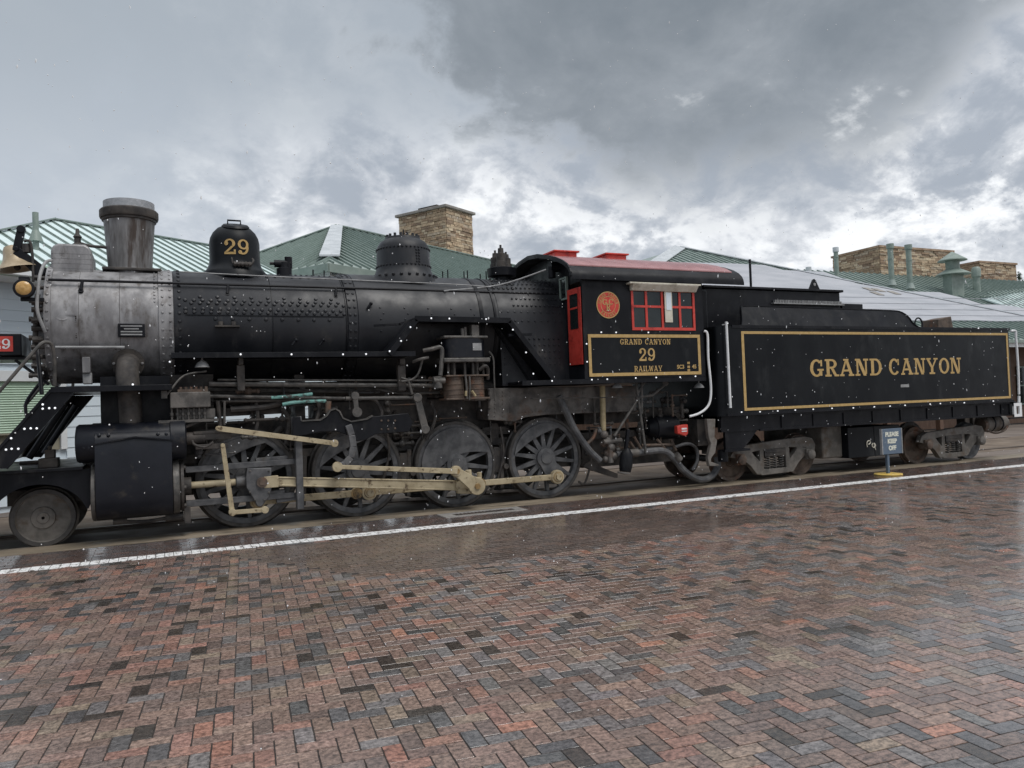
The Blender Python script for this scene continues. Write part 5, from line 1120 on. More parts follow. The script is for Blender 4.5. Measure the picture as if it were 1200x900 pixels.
mb = MB(); mb.tube([(xm-.05, yp-.21, zl+.02), (xm-.04, yp-.22, zl-.15), (xm-.04, yp-.22, zb_-.02)], .018, 8); mb.build('drain_pipe', 'pipe', pump); mb = MB(); mb.tube([(xm+.02, yp-.21, zl+.0), (xm+.02, yp-.22, zl-.15), (xm+.0, yp-.22, zb_-.04)], .015, 8); mb.build('drain_pipe', 'pipe', pump)
mb = MB(); mb.tube([sv(573, 412, 11.45), sv(578, 420, 11.45), sv(579, 440, 11.45), sv(580, 470, 11.5)], .014, 6); mb.build('oil_line', 'pipe', pump); mb = MB(); mb.tube([sv(496, 411, 11.5), sv(506, 409, 11.45), sv(516, 407, 11.45), sv(518, 415, 11.45), sv(516, 440, 11.45)], .035, 8); mb.cyl(sv(512, 441, 11.45), sv(513, 455, 11.45), .075, n=12); mb.cyl(sv(508, 446, 11.42), sv(521, 446, 11.42), .05, n=10); mb.build('pump_piping', 'pipe', pump); mb = MB(); mb.tube([sv(484, 424, 11.6), sv(492, 421, 11.5), sv(502, 419, 11.5)], .025, 8); mb.build('steam_inlet', 'pipe', pump)
mb = MB()
for px in (546, 553): mb = MB(); mb.cyl(sv(px, 458, 11.36), sv(px+.6*(px-546), 464, 11.36), .02, n=8); mb.build('drain_cock', 'brass_pipe', pump)
mb = MB(); c_, d_ = sv(554, 402, 11.42), sv(564.5, 410.5, 11.42); mb.box(c_.x, d_.x, yp-.197, yp-.18, d_.z, c_.z); mb.build('maker_plate', 'grey', pump)
# --- under-cab gear
mb = MB(); mb.cyl((8.16, 12.0, 1.13), (8.30, 12.0, 1.13), .12, .215, n=24); mb.cyl((8.30, 12.0, 1.13), (8.78, 12.0, 1.13), .225, n=28); mb.build('brake_cylinder', 'black', loco, .012)
mb = MB(); mb.cyl(sv(706, 452, 11.75), sv(707, 507, 11.75), .05, n=12); inj = mb.build('injector_pipe', 'brass_pipe', loco)
mb = MB()
for k, (px, py, r_) in enumerate(((708, 509, .085), (712, 516, .10), (707, 520, .08), (716, 524, .09), (722, 518, .07), (713, 531, .1), (719, 535, .09), (724, 527, .06), (710, 538, .07))): mb.ball(sv(px, py, 11.7+.03*(k % 3)), r_*.85, 8)
mb.cyl(sv(707, 518, 11.68), sv(728, 516, 11.68), .045, n=10); mb.cyl(sv(714, 510, 11.7), sv(716, 542, 11.7), .05, n=10); mb.build('injector', 'ash', inj)
mb = MB(); mb.tube([sv(655, 464, 11.75), sv(664, 484, 11.75), sv(675, 506, 11.75), sv(690, 527, 11.75), sv(703, 540, 11.75)], .06, 10); mb.tube([sv(722, 533, 11.7), sv(745, 531, 11.7), sv(776, 528, 11.7), sv(789, 537, 11.7), sv(800, 550, 11.7), sv(812, 559, 11.72), sv(824, 562, 11.75), sv(835, 557, 11.8), sv(841, 546, 11.85), sv(840, 536, 11.9)], .062, 10)
mb.tube([sv(776, 528, 11.85), sv(790, 524, 11.85), sv(806, 520, 11.85), sv(816, 526, 11.9), sv(817, 540, 11.9), sv(811, 551, 11.9)], .03, 8); mb.build('suction_hose', 'wheel', loco)
mb = MB(); mb.cyl(sv(730, 532, 11.68), sv(747, 530.5, 11.68), .075, n=12); mb.build('hose_coupling', 'ash', loco)
mb = MB(); mb.cyl(sv(791, 533, 11.68), sv(796, 539, 11.68), .08, n=12); mb.build('hose_coupling', 'ash', loco)
mb = MB()
for q in (((745, 446), (757, 532)), ((749, 465), (720, 511)), ((752, 448), (752, 485)), ((745, 466), (765, 463)), ((765, 463), (780, 450)), ((746, 462), (755, 448)), ((622, 467), (762, 465))): mb.cyl(sv(*q[0], 11.6), sv(*q[1], 11.6), .024 if q[0][0] != 622 else .01, n=8)
mb.cyl(sv(780, 449, 11.55), sv(780, 449, 11.7), .055, n=10); mb.build('cab_stays', 'pipe', loco)
mb = MB()
for q in (((738, 518), (745, 528)), ((743, 512), (752, 528)), ((752, 522), (790, 521)), ((770, 515), (780, 527)), ((786, 515), (792, 528))): mb.cyl(sv(*q[0], 11.8), sv(*q[1], 11.8), .028, n=8)
mb.tube([sv(688, 520, 11.75), sv(695, 513, 11.75), sv(699, 503, 11.75)], .03, 8); mb.build('brake_piping', 'rusty', loco)
mb = MB(); mb.bar(sv(736, 503, 11.55), sv(733, 530, 11.55), .06, .06); mb.lathe([(.04, 0), (.11, .10), (.12, .30), (.1, .42)], sv(735, 525, 11.55), V((-.15, 0, -1)), 16); th_ = mb.build('cab_step', 'black', loco, .01)
mb = MB(); q = sv(731, 558, 11.55); mb.lathe([(.115, 0), (.11, -.02), (.03, -.04)], q+V((.0, 0, .07)), V((.15, 0, 1)), 16); mb.build('step_tip', 'steel', th_)
mb = MB(); mb.prism(sxz([(690, 540), (705, 548), (722, 555), (722, 560), (708, 556), (690, 550), (682, 546)], 12.0), 11.95, 12.05); mb.box(6.95, 9.0, 12.3, 13.3, .46, 1.0); mb.box(7.0, 9.2, 12.25, 13.4, 1.25, 1.5); mb.build('drag_beam', 'grime', loco)
for px in (723, 819):
    mb = MB(); a_ = sv(px, 452, 11.5); mb.lathe([(.10, 0), (.07, .05), (.02, .09)], (a_.x, 11.5, a_.z-.04), 'z', 16); mb.cyl((a_.x, 11.5, a_.z+.04), (a_.x, 11.5, 1.97), .012, n=6); mb.build('lamp_hood', 'grey', loco)
mb = MB(); a_, b_ = sv(793, 498, 11.6), sv(806, 511, 11.6); mb.prism([(a_.x, a_.z-.02), (a_.x, b_.z+.06), (b_.x-.05, b_.z-.0), (b_.x, b_.z+.05), (b_.x, a_.z), (b_.x-.08, a_.z)], 11.58, 11.68); rt = mb.build('warning_tag', 'red', loco, .01)
mb = MB(); mb.box(a_.x+.09, b_.x-.03, 11.576, 11.582, a_.z-.09, a_.z-.06); mb.box(a_.x+.09, b_.x-.03, 11.576, 11.582, a_.z-.13, a_.z-.11); mb.build('print', 'white', rt)
for i, X in enumerate((1.95, 3.6, 5.24)):
    mb = MB(); mb.bar((X+.02, 12.06, 1.0), (X-.02, 12.06, .25), .10, .07); mb.box(X-.14, X+.02, 12.02, 12.12, .52, .95) ; mb.bar((X-.3, 12.1, .2), (X+.5, 12.1, .18), .05, .05); mb.cyl((X+.05, 11.95, .62), (X+.05, 12.2, .62), .05, n=10); mb.build('brake_hanger', 'grime', loco, .01)
for X in (1.9, 3.6, 5.2):
    mb = MB()
    for k in range(5): mb.box(X-.42+k*.05, X+.42-k*.05, 12.2, 12.3, 1.16+k*.026, 1.182+k*.026)
    mb.box(X-.06, X+.06, 12.18, 12.32, 1.1, 1.35); mb.build('leaf_spring', 'grime', loco)
mb = MB(); mb.box(.3, 2.25, C-.42, C+.42, .6, 1.56); mb.box(2.25, 6.9, C-.42, C+.42, .6, 1.80); mb.build('inner_frame', 'grime', loco)
mb = MB(); q = sv(318, 505, 12.2); mb.bar(sv(250, 484, 12.1), sv(330, 480, 12.1), .1, .12); mb.cyl(sv(330, 500, 12.1), sv(300, 530, 12.1), .05, n=8); mb.build('spring_rigging', 'grime', loco)
mb = MB(); mb.cyl((.35, C+.72, 1.98), (5.1, C+.72, 1.98), .20, n=22); mb.build('gap_fill_drum', 'grime', loco)  # added dark drum, closes the light gap seen through below the boiler
mb = MB(); mb.cyl((.25, C+.15, 1.93), (5.2, C+.15, 1.93), .17, n=18); mb.box(1.9, 2.05, C-.5, C+.5, 1.1, 2.25); mb.box(3.9, 4.05, C-.5, C+.5, 1.1, 2.2); mb.build('gap_fill_support', 'grime', loco)  # added dark filler for the same gap below the boiler
mb = MB(); mb.box(.3, 5.3, C+1.0, C+1.35, 1.80, 1.86); mb.cyl((.3, C-.3, 1.86), (5.2, C-.3, 1.86), .06, n=10); mb.cyl((.3, C-.55, 1.98), (5.2, C-.55, 1.98), .09, n=12); mb.build('gap_fill_piping', 'grime', loco)  # further added filler, keeps the under-boiler gap dark
# --- cab
XF, XR, YN = 6.52, 9.05, 11.33; ZB, ZE = 2.04, 3.82
cab = MB(); wx0, wx1, wz0, wz1 = 7.50, 8.86, 2.88, 3.60
cab.box(XF+.07, XR-.06, YN+.041, 2*C-YN-.041, ZB+.001, ZB+.03)
for y0_, y1_ in ((YN, YN+.04), (2*C-YN-.04, 2*C-YN)):
    cab.box(XF, wx0, y0_, y1_, ZB, ZE); cab.box(wx1, XR, y0_, y1_, ZB, ZE); cab.box(wx0, wx1, y0_, y1_, ZB, wz0); cab.box(wx0, wx1, y0_, y1_, wz1, ZE)
cabo = cab.build('cab', 'black', loco)
RF = [(-1.60, 3.76), (-1.59, 3.82), (-1.555, 3.89), (-1.47, 3.97), (-1.32, 4.055), (-1.08, 4.15), (-.8, 4.235), (-.4, 4.33), (0, 4.37)]
RF = RF+[(-a, b_) for a, b_ in RF[-2::-1]]
mb = MB(); fw = [(C+a*.955, b_-.05) for a, b_ in RF]; door0, door1 = YN+.03, 11.83
mb.prism([(C-1.46, 3.72)]+fw[1:-1]+[(C+1.46, 3.72)], XF+.02, XF+.06, 'x'); mb.box(XF+.02, XF+.06, 11.83, 2*C-11.83, ZB, 3.72); mb.box(XF+.02, XF+.06, YN+.04, 11.83, ZB, 2.28); mb.box(XF+.02, XF+.06, 2*C-11.83, 2*C-YN-.04, ZB, 3.72); mb.build('front_wall', 'black', cabo)
def roofstrip(i0, i1, X0_, X1_, th=.035, lift=0.):
    mb = MB(); top_ = [(C+a, b_+lift) for a, b_ in RF[i0:i1+1]]; bot = [(y_, z_-th) for y_, z_ in top_]; mb.prism(top_+bot[::-1], X0_, X1_, 'x'); return mb
roofo = roofstrip(0, len(RF)-1, 6.26, 9.95).build('cab_roof', 'black', cabo, ang=30)
roofstrip(3, len(RF)-4, 6.27, 9.78, .02, .023).build('red_roof_panel', 'roofred', roofo, ang=30)
mb = MB()
for k in range(len(RF)-1):
    a_, b_ = RF[k], RF[k+1]; mb.bar((6.27, C+a_[0], a_[1]+.012), (6.27, C+b_[0], b_[1]+.012), .03, .05, Xv)
mb.build('roof_rim', 'black', roofo)
for xa, xb in ((640, 677), (701, 735)):
    q0_, q1_ = sv(xa+3, 302, C-.45), sv(xb, 302, C-.45); mb = MB(); mb.box(q0_.x+.15, q1_.x, C-.42, C+.42, 4.26, 4.425); hb = mb.build('roof_hatch', 'red', roofo, .008); mb = MB(); mb.box(q0_.x+.11, q1_.x+.04, C-.46, C+.46, 4.425, 4.455); mb.build('hatch_lid', 'red', hb, .006)
# front door (red) beside the firebox
mb = MB(); mb.box(XF-.012, XF+.018, door0, door1, 2.30, 3.62); dr_ = mb.build('front_door', 'red', cabo, .006)
mb = MB(); mb.box(XF-.02, XF-.0125, door0+.10, door1-.10, 2.92, 3.52); mb.build('door_pane', 'glass', dr_)
mb = MB(); mb.box(XF-.03, XF-.021, door0+.1, door1-.1, 3.26, 3.29); mb.build('glazing_bar', 'red', dr_)
mb = MB(); mb.box(XF-.0, XF+.03, door0-.035, door0-.004, 2.2, 3.68); mb.build('door_post', 'black', cabo)
mb = MB(); q0_, q1_ = 11.86, 12.06; mb.box(XF-.0, XF+.03, q0_, q1_, 3.50, 3.84); fwn = mb.build('front_window', 'glass', cabo)
mb = MB(); mb.box(XF-.02, XF+.02, q0_-.03, q0_, 3.47, 3.87); mb.box(XF-.02, XF+.02, q1_, q1_+.03, 3.47, 3.87); mb.box(XF-.02, XF+.02, q0_, q1_, 3.47, 3.50); mb.box(XF-.02, XF+.02, q0_, q1_, 3.84, 3.87); mb.build('window_frame', 'ventgreen', fwn)
mb = MB(); a_ = sv(652, 313, 12.2); mb.cyl((XF-.14, 12.2, a_.z), (XF+.02, 12.2, a_.z), .09, n=14); mb.cyl((XF-.1, 12.2, a_.z-.2), (XF-.1, 12.2, a_.z), .07, n=12); mb.build('classification_lamp', 'black', cabo)
# side window
wnd = MB(); wnd.box(wx0, wx1, YN+.03, YN+.034, wz0, wz1); 
mb = MB(); ft = .045
mb.box(wx0, wx1, YN-.012, YN+.028, wz0, wz0+.05); mb.box(wx0, wx1, YN-.012, YN+.028, wz1-.03, wz1); mb.box(wx0, wx0+ft, YN-.011, YN+.027, wz0+.05, wz1-.03); mb.box(wx1-ft, wx1, YN-.011, YN+.027, wz0+.05, wz1-.03); wf = mb.build('side_window', 'red', cabo)
for x_ in (wx0+.29, wx0+.63, wx0+1.01):
    mb = MB(); mb.box(x_, x_+.045, YN-.008, YN+.026, wz0+.05, wz1-.03); mb.build('muntin', 'red', wf)
mb = MB(); mb.box(wx0+ft, wx1-ft, YN-.006, YN+.025, wz0+.40, wz0+.44); mb.build('muntin', 'red', wf)
for k, (xa, xb) in enumerate(((wx0+.045, wx0+.29), (wx0+.335, wx0+.63), (wx0+.675, wx0+1.01), (wx0+1.055, wx1-.045))):
    for za, zb_ in ((wz0+.05, wz0+.40), (wz0+.44, wz1-.03)):
        mb = MB(); mb.box(xa, xb, YN+.008, YN+.014, za, zb_); mb.build('pane', 'glass', wf)
mb = MB(); mb.box(wx0+.68, wx0+.85, YN-.16, YN-.02, wz0+.16, wz1-.03) if False else mb.bar((wx0+.765, YN-.03, wz0+.14), (wx0+.765, YN-.03, wz1-.02), .16, .02, Xv); wd_o = mb.build('wind_deflector', 'cream', wf, .004)
mb = MB(); mb.box(wx0+.715, wx0+.82, YN-.046, YN-.039, wz0+.36, wz1-.05); mb.build('deflector_pane', 'siding', wd_o)
mb = MB(); mb.box(wx0-.09, wx1+.06, YN-.14, YN-.0, wz1+.075, wz1+.105); mb.prism([(YN-.14, wz1+.075), (YN-.005, wz1+.075), (YN-.005, wz1-.03), (YN-.06, wz1-.03)], wx0-.02, wx1+.01, 'x'); mb.build('awning', 'cream', cabo, .006)
# emblem
ex, ez, er = 7.03, 3.312, .232; pe = YN
mb = MB(); mb.lathe([(er*.93, 0), (er*.93, -.006), (.001, -.0065)], (ex, pe, ez), 'y', 56); emb = mb.build('emblem', 'red', cabo)
mb = MB()
for r0_, r1_ in ((er*.93, er), (er*.60, er*.64)): mb.lathe([(r0_, -.0075), (r1_, -.0075), (r1_, -.003), (r0_, -.003)], (ex, pe, ez), 'y', 56, False)
mb.build('emblem_ring', 'gold', emb)
def ringtext(s, a0_, a1_, inner, h_, flip=False):
    for i, ch in enumerate(s):
        if ch == ' ': continue
        q = math.radians(a0_+(a1_-a0_)*i/(len(s)-1)); rad = V((math.cos(q), 0, math.sin(q))); tan = V((math.sin(q), 0, -math.cos(q)))
        if flip: up, ux = -rad, -tan; base = V((ex, pe, ez))+rad*(inner+h_)
        else: up, ux = rad, tan; base = V((ex, pe, ez))+rad*inner
        g_, wd_ = glyph(ch); L_ = h_*.82; l = lettering(ch, base-ux*(wd_*L_/2), ux, up, -Yv, h_, wd_*L_, depth=.009); l.build('letter', 'gold', emb)
ringtext('GRAND CANYON', 168, 12, er*.68, er*.2); ringtext('RAILWAY', 226, 314, er*.68, er*.2, True)
for ch, ox, oz, hh, ww in (('G', -.115, -.01, .10, .095), ('C', .012, -.005, .10, .095), ('R', -.045, -.115, .125, .09)): lettering(ch, (ex+ox, pe, ez+oz+.01), Xv, Zv, -Yv, hh, ww, depth=.008 if ch != 'R' else .0125).build('monogram', 'gold', emb)
# name board
bx0, bx1, bz0, bz1 = 6.60, 8.94, 2.085, 2.805
mb = MB(); mb.box(bx0, bx1, YN-.012, YN-.001, bz0, bz1); nbd = mb.build('name_board', 'tank', cabo)
mb = MB(); fw_ = .055
mb.box(bx0, bx1, YN-.018, YN-.0125, bz0, bz0+fw_); mb.box(bx0, bx1, YN-.018, YN-.0125, bz1-fw_, bz1); mb.box(bx0, bx0+fw_, YN-.018, YN-.0125, bz0+fw_, bz1-fw_); mb.box(bx1-fw_, bx1, YN-.018, YN-.0125, bz0+fw_, bz1-fw_); mb.build('gold_border', 'gold', nbd)
yl = YN-.012
for s, x0_, x1_, z_, h_ in (('GRAND CANYON', 7.235, 8.29, 2.628, .098), ('29', 7.615, 7.95, 2.34, .225), ('RAILWAY', 7.505, 8.09, 2.155, .098)): letters(s, (x0_, yl, z_), h_, x1_-x0_, .14, 'gold', nbd)
for s, sz, x_, z_ in (('SC3', .095, 8.49, 2.195), ('88', .055, 8.665, 2.275), ('88', .055, 8.665, 2.205), ('00', .055, 8.665, 2.145), ('45', .095, 8.79, 2.195)): textmesh(s, sz, (x_, yl, z_), Xv, Zv, -Yv, .003).build('class_lettering', 'gold', nbd)
# cab interior and backhead
mb = MB(); mb.lathe([(.75, 0), (.75, .12), (.6, .16)], (6.62, C, ZC-.1), 'x', 40); mb.box(6.6, 7.1, C-.6, C+.6, 2.04, 2.5); mb.build('backhead', 'grime', cabo)
mb = MB(); mb.box(XR-.05, XR-.01, YN+.04, YN+.45, ZB, ZE); mb.box(XR-.05, XR-.01, 2*C-YN-.45, 2*C-YN-.04, ZB, ZE); mb.build('rear_wall', 'black', cabo)
mb = MB(); mb.tube([sv(825, 388, 11.30), sv(829, 392, 11.28), sv(830, 420, 11.28), sv(833, 452, 11.28), sv(832, 470, 11.28), sv(827, 479, 11.3), sv(818, 485, 11.32), sv(808, 488, 11.35)], .022, 8); mb.build('cab_handrail', 'white', loco)
# --- string lights
mbu = MB(); mbu.lathe([(.001, -.015), (.010, -.011), (.014, 0), (.010, .011), (.001, .015)], (0, 0, 0), 'y', 8, False); bme = mbu.mesh('bulb'); bme.materials.append(M['bulb'])
BL = [(155.6, 450.6, 11.30), (199, 424, 11.6), (50, 474, 11.34), (50, 479, 11.34), (57.6, 478.4, 11.34), (64.4, 478.2, 11.34), (28.6, 502.6, 11.34), (36, 502, 11.34), (43, 502, 11.34), (13, 513.6, 11.34), (7, 527, 11.34), (13.6, 526, 11.34), (21.4, 526, 11.34), (282, 415.3, 11.42), (341.6, 415.3, 11.42), (402, 415.3, 11.42), (429, 415, 11.42), (456.6, 411.6, 11.4), (470, 399.6, 11.4), (481, 383.4, 11.39), (505.4, 373, 11.39), (526.6, 373.4, 11.39), (569.6, 374, 11.39), (601, 386.4, 11.39), (616.4, 413, 11.39), (625, 438, 11.32), (647, 446.4, 11.31), (693.6, 445, 11.31), (711.6, 444.4, 11.31), (745, 443, 11.31), (769, 442.4, 11.31), (797, 442, 11.31), (704.6, 389.4, 11.31), (722, 389.6, 11.31), (759.8, 389.6, 11.31), (687.4, 403, 11.31), (688, 424, 11.31), (815, 441, 11.31)]
for px, py, Y_ in BL: place('light_bulb', bme, sv(px, py, Y_), loco)

# ================================================================== TENDER
TN = 11.33; tx0, tx1 = 9.36, 17.76; TZ0, TZ1 = 1.30, 2.97
ten = thing('tender', (13.5, C, 0), 'black tender lettered GRAND CANYON in gold, coupled behind the locomotive cab', 'tender')
cr_ = .16; fp = []
for cx_, cy_, a0_ in ((tx0+cr_, TN+cr_, 180), (tx1-.08, TN+.08, 270), (tx1-.08, 2*C-TN-.08, 0), (tx0+cr_, 2*C-TN-cr_, 90)):
    r_ = cr_ if cx_ < 12 else .08
    for k in range(7): q = math.radians(a0_+15*k); fp.append((cx_+r_*math.cos(q), cy_+r_*math.sin(q)))
mb = MB(); mb.prism(fp, TZ0, TZ1, 'z'); tank = mb.build('tank', 'tank', ten, ang=25)
mb = MB(); zt_ = TZ1
mb.box(9.7, tx1-.02, TN-.012, TN+.02, TZ1-.035, TZ1+.02); mb.box(9.5, tx1, TN-.014, TN+.0, TZ0-.0, TZ0+.05); mb.build('edge_strip', 'black', tank)
gx0, gx1, gz0, gz1 = 9.91, 17.66, 1.385, 2.875; gw = .05
mb = MB(); yy0, yy1 = TN-.006, TN-.0005
mb.box(gx0, gx1, yy0, yy1, gz0, gz0+gw); mb.box(gx0, gx1, yy0, yy1, gz1-gw, gz1); mb.box(gx0, gx0+gw*1.2, yy0, yy1, gz0+gw, gz1-gw); mb.box(gx1-gw*1.2, gx1, yy0, yy1, gz0+gw, gz1-gw); mb.build('gold_border', 'gold', tank)
letters('GRAND', (11.59, TN, 1.985), .345, 1.99, .10, 'gold', tank); letters('CANYON', (13.775, TN, 1.982), .345, 2.24, .10, 'gold', tank)
mb = MB(); mb.box(14.1, 14.35, TN-.0015, TN-.0005, 1.72, 1.78); mb.build('faded_stencil', 'grey', tank)
# coal bunker
pc = [(9.98, 2.97)]+[(9.98+.24*q+.02*q*q, 2.97+.43*(3*q*q-2*q**3)) for q in [k/10 for k in range(1, 10)]]+[(10.28, 3.395), (10.42, 3.40), (14.30, 3.37)]+[(14.42+.30*math.sin(q), 3.12+.245*math.cos(q)) for q in [math.radians(a) for a in range(0, 91, 15)]]+[(14.76, 3.06), (14.86, 3.0), (15.05, 2.97)]
def lean(y0_, sgn):
    mb = MB(); mb.prism(pc, 0, .03); mb.v = [(x, y0_+sgn*(y+(z-2.97)**1.3*.62), z) for x, y, z in mb.v]; return mb
cb = lean(TN+.10, 1).build('coal_board', 'black', tank); lean(2*C-TN-.10, -1).build('coal_board', 'black', tank)
mb = MB()
for k in range(len(pc)-1): mb.bar((pc[k][0], TN+.11+max(0, pc[k][1]-2.97)**1.3*.62, pc[k][1]+.005), (pc[k+1][0], TN+.11+max(0, pc[k+1][1]-2.97)**1.3*.62, pc[k+1][1]+.005), .05, .018, Yv)
mb.build('edge_bead', 'black', cb)
mb = MB(); mb.prism([(14.0, 2.96), (14.2, 3.25), (14.25, 3.25), (14.4, 2.96)], TN+.45, 2*C-TN-.45); mb.build('bunker_slope', 'tank', tank)
bz = sv(900, 337, 12.15).z; bxr = sv(984, 342, 12.15).x
mb = MB(); mb.box(9.75, bxr, 12.15, 2*C-12.15, 2.97, bz-.05); oil = mb.build('fuel_bunker', 'black', tank, .02)
mb = MB(); mb.box(9.70, bxr+.06, 12.10, 2*C-12.10, bz-.05, bz); mb.build('bunker_lid', 'black', oil, .008)
mb = MB(); mb.box(9.42, 9.72, 12.0, 2*C-12.0, 2.0, bz-.1); mb.build('bunker_front', 'black', oil, .05)
mb = MB(); xa = sv(908, 352, 12.1).x; zz = sv(950, 354, 12.1).z
for k in range(44): mb.box(xa+k*(bxr-xa)/44, xa+(k+.5)*(bxr-xa)/44, 12.09, 12.149, zz-.03, zz+.03)
mb.box(xa-.05, bxr+.05, 12.08, 12.149, zz-.055, zz-.031); mb.build('slatted_ledge', 'grey', oil)
q = sv(954, 339, 12.3); mb = MB(); mb.prism([(q.x-.16, bz), (q.x+.16, bz), (q.x+.04, bz+.22), (q.x, bz+.25), (q.x-.04, bz+.22)], 12.28, 12.32); lug = mb.build('lifting_lug', 'black', oil); mb = MB(); mb.cyl((q.x, 12.272, bz+.13), (q.x, 12.328, bz+.13), .035, n=12); mb.build('lug_eye', 'grey', lug)
mb = MB(); q = sv(880, 335, 12.4); mb.cyl((q.x, 12.4, bz-.1), (q.x, 12.4, sv(880, 304, 12.4).z), .025, n=8); mb.build('whip_mast', 'black', oil)
a_, b_ = sv(987, 358, 12.2), sv(1011, 356, 12.2); mb = MB(); mb.box(a_.x, b_.x, 12.2, 13.4, 3.2, sv(1000, 356, 12.2).z); mb.build('hatch', 'black', tank, .01)
for px in (1064, 1076.5):
    a_ = sv(px, 381, 11.7); mb = MB(); rr2 = .12
    mb.tube([(a_.x+rr2*math.cos(t_*math.pi/8), 11.7, 2.99+.10+1.2*rr2*math.sin(t_*math.pi/8)) for t_ in range(-4, 13)], .018, 6); mb.box(a_.x-.15, a_.x+.2, 11.62, 11.8, 2.968, 3.0); mb.build('lifting_ring', 'black', tank)
a_, b_ = sv(1097, 381, 11.9), sv(1113, 372, 11.9); mb = MB(); mb.prism([(a_.x, 2.96), (b_.x+.05, 2.96), (b_.x-.02, b_.z+.02), (a_.x+.03, b_.z-.05)], 11.85, 12.3); mb.build('marker_bracket', 'rusty', tank, .01)
mb = MB(); mb.cyl((16.3, C, 2.96), (16.3, C, 3.12), .3, n=24); mb.build('water_hatch', 'black', tank)
# handrails
mb = MB(); mb.cyl(sv(851, 377, TN-.08), sv(856, 478, TN-.08), .024, n=10)
for py in (380, 430, 474): mb.cyl(sv(851+(py-377)*.05, py, TN-.08), V((sv(851+(py-377)*.05, py, TN-.08).x+.02, TN+.05, sv(851, py, TN-.08).z)), .014, n=6)
mb.build('handrail', 'white', ten)
mb = MB(); mb.tube([sv(1184.5, 388, TN+.05), sv(1190, 388, TN+.02), sv(1190.5, 395, TN+.02), sv(1193, 430, TN+.02), sv(1194, 462, TN+.02)], .026, 8); mb.cyl(sv(1194, 464, TN), sv(1194, 472, TN), .03, n=8); mb.build('handrail', 'white', ten)
a_, b_ = sv(1187, 472.5, TN-.02), sv(1197, 488, TN-.02); mb = MB(); xw = b_.x-a_.x
mb.box(a_.x, a_.x+xw*.3, TN-.04, TN, b_.z, a_.z); mb.box(a_.x+xw*.7, b_.x, TN-.04, TN, b_.z, a_.z); mb.box(a_.x, b_.x, TN-.0405, TN-.0005, a_.z-.07, a_.z); mb.box(a_.x, b_.x, TN-.0405, TN-.0005, b_.z, b_.z+.06); mb.build('step_stirrup', 'white', ten)
# frame
mb = MB(); mb.box(9.45, 17.9, TN+.12, TN+.22, 1.0, 1.29); mb.box(9.45, 17.9, TN+.10, TN+.14, 1.255, 1.295); mb.box(10.35, 17.9, TN+.09, TN+.13, .985, 1.02); mb.box(9.5, 17.9, C-.5, C+.5, 1.05, 1.29)
fo = both(mb, 'side_sill', 'black', ten)
mb = MB(); mb.prism([(9.55, 1.0), (10.32, 1.0), (10.12, .80), (9.95, .66), (9.55, .66)], TN+.14, TN+.2); mb.box(9.5, 10.1, TN+.1, TN+.3, .63, .67); both(mb, 'front_bracket', 'black', ten)
for k in range(9):
    mb = MB(); X = 10.9+k*.82; mb.box(X, X+.03, TN+.10, TN+.119, 1.02, 1.25); mb.build('sill_rib', 'black', fo)
mb = MB(); sp_ = sxz([(826, 491), (836, 491), (835, 512), (838, 516), (836, 530), (831, 537), (831, 541), (840, 544), (840, 546), (829, 546), (827, 536), (829, 528), (831, 520), (828, 512)], TN+.06); mb.prism(sp_, TN+.0, TN+.08); mb.build('step_hanger', 'truck', ten, .008)
mb = MB(); a_ = sv(849, 530, TN+.2); mb.cyl((a_.x, TN+.25, .45), (a_.x, TN+.25, .66), .1, n=14); mb.build('front_buffer', 'black', ten)
mb = MB(); mb.box(9.2, 9.5, C-1.0, C+1.0, .75, 1.25); mb.build('draft_beam', 'grime', ten)
# underslung box
a_, b_ = sv(993, 516, 11.62), sv(1055, 541, 11.62)
c_ = sv(967, 512, 11.62); x0b = a_.x; x1b = b_.x; zb_ = .30; zt2 = .93
mb = MB(); mb.box(x0b, x1b, 11.60, C+.6, zb_, zt2); tb = mb.build('tool_box', 'tank', ten, .01)
mb = MB(); mb.box((x0b+x1b)/2-.008, (x0b+x1b)/2+.008, 11.592, 11.601, zb_, zt2); mb.build('box_seam', 'black', tb)
mb = MB(); mb.box(c_.x+.05, x0b-.002, 11.75, C+.6, zb_+.02, zt2+.06); mb.build('air_reservoir_box', 'truck', tb, .03)
mb = MB()
ch = sv(1019, 522, 11.59); mb.tube([ch+V((-.07, 0, -.03)), ch+V((-.07, 0, .07)), ch+V((0, 0, .1)), ch+V((.03, 0, .06)), ch+V((-.03, 0, .02))], .012, 5); mb.tube([ch+V((.10, 0, .04)), ch+V((.07, 0, .0)), ch+V((.11, 0, -.05)), ch+V((.17, 0, -.01)), ch+V((.13, 0, .04)), ch+V((.17, 0, -.1))], .012, 5); mb.build('chalk_mark', 'cream', tb)
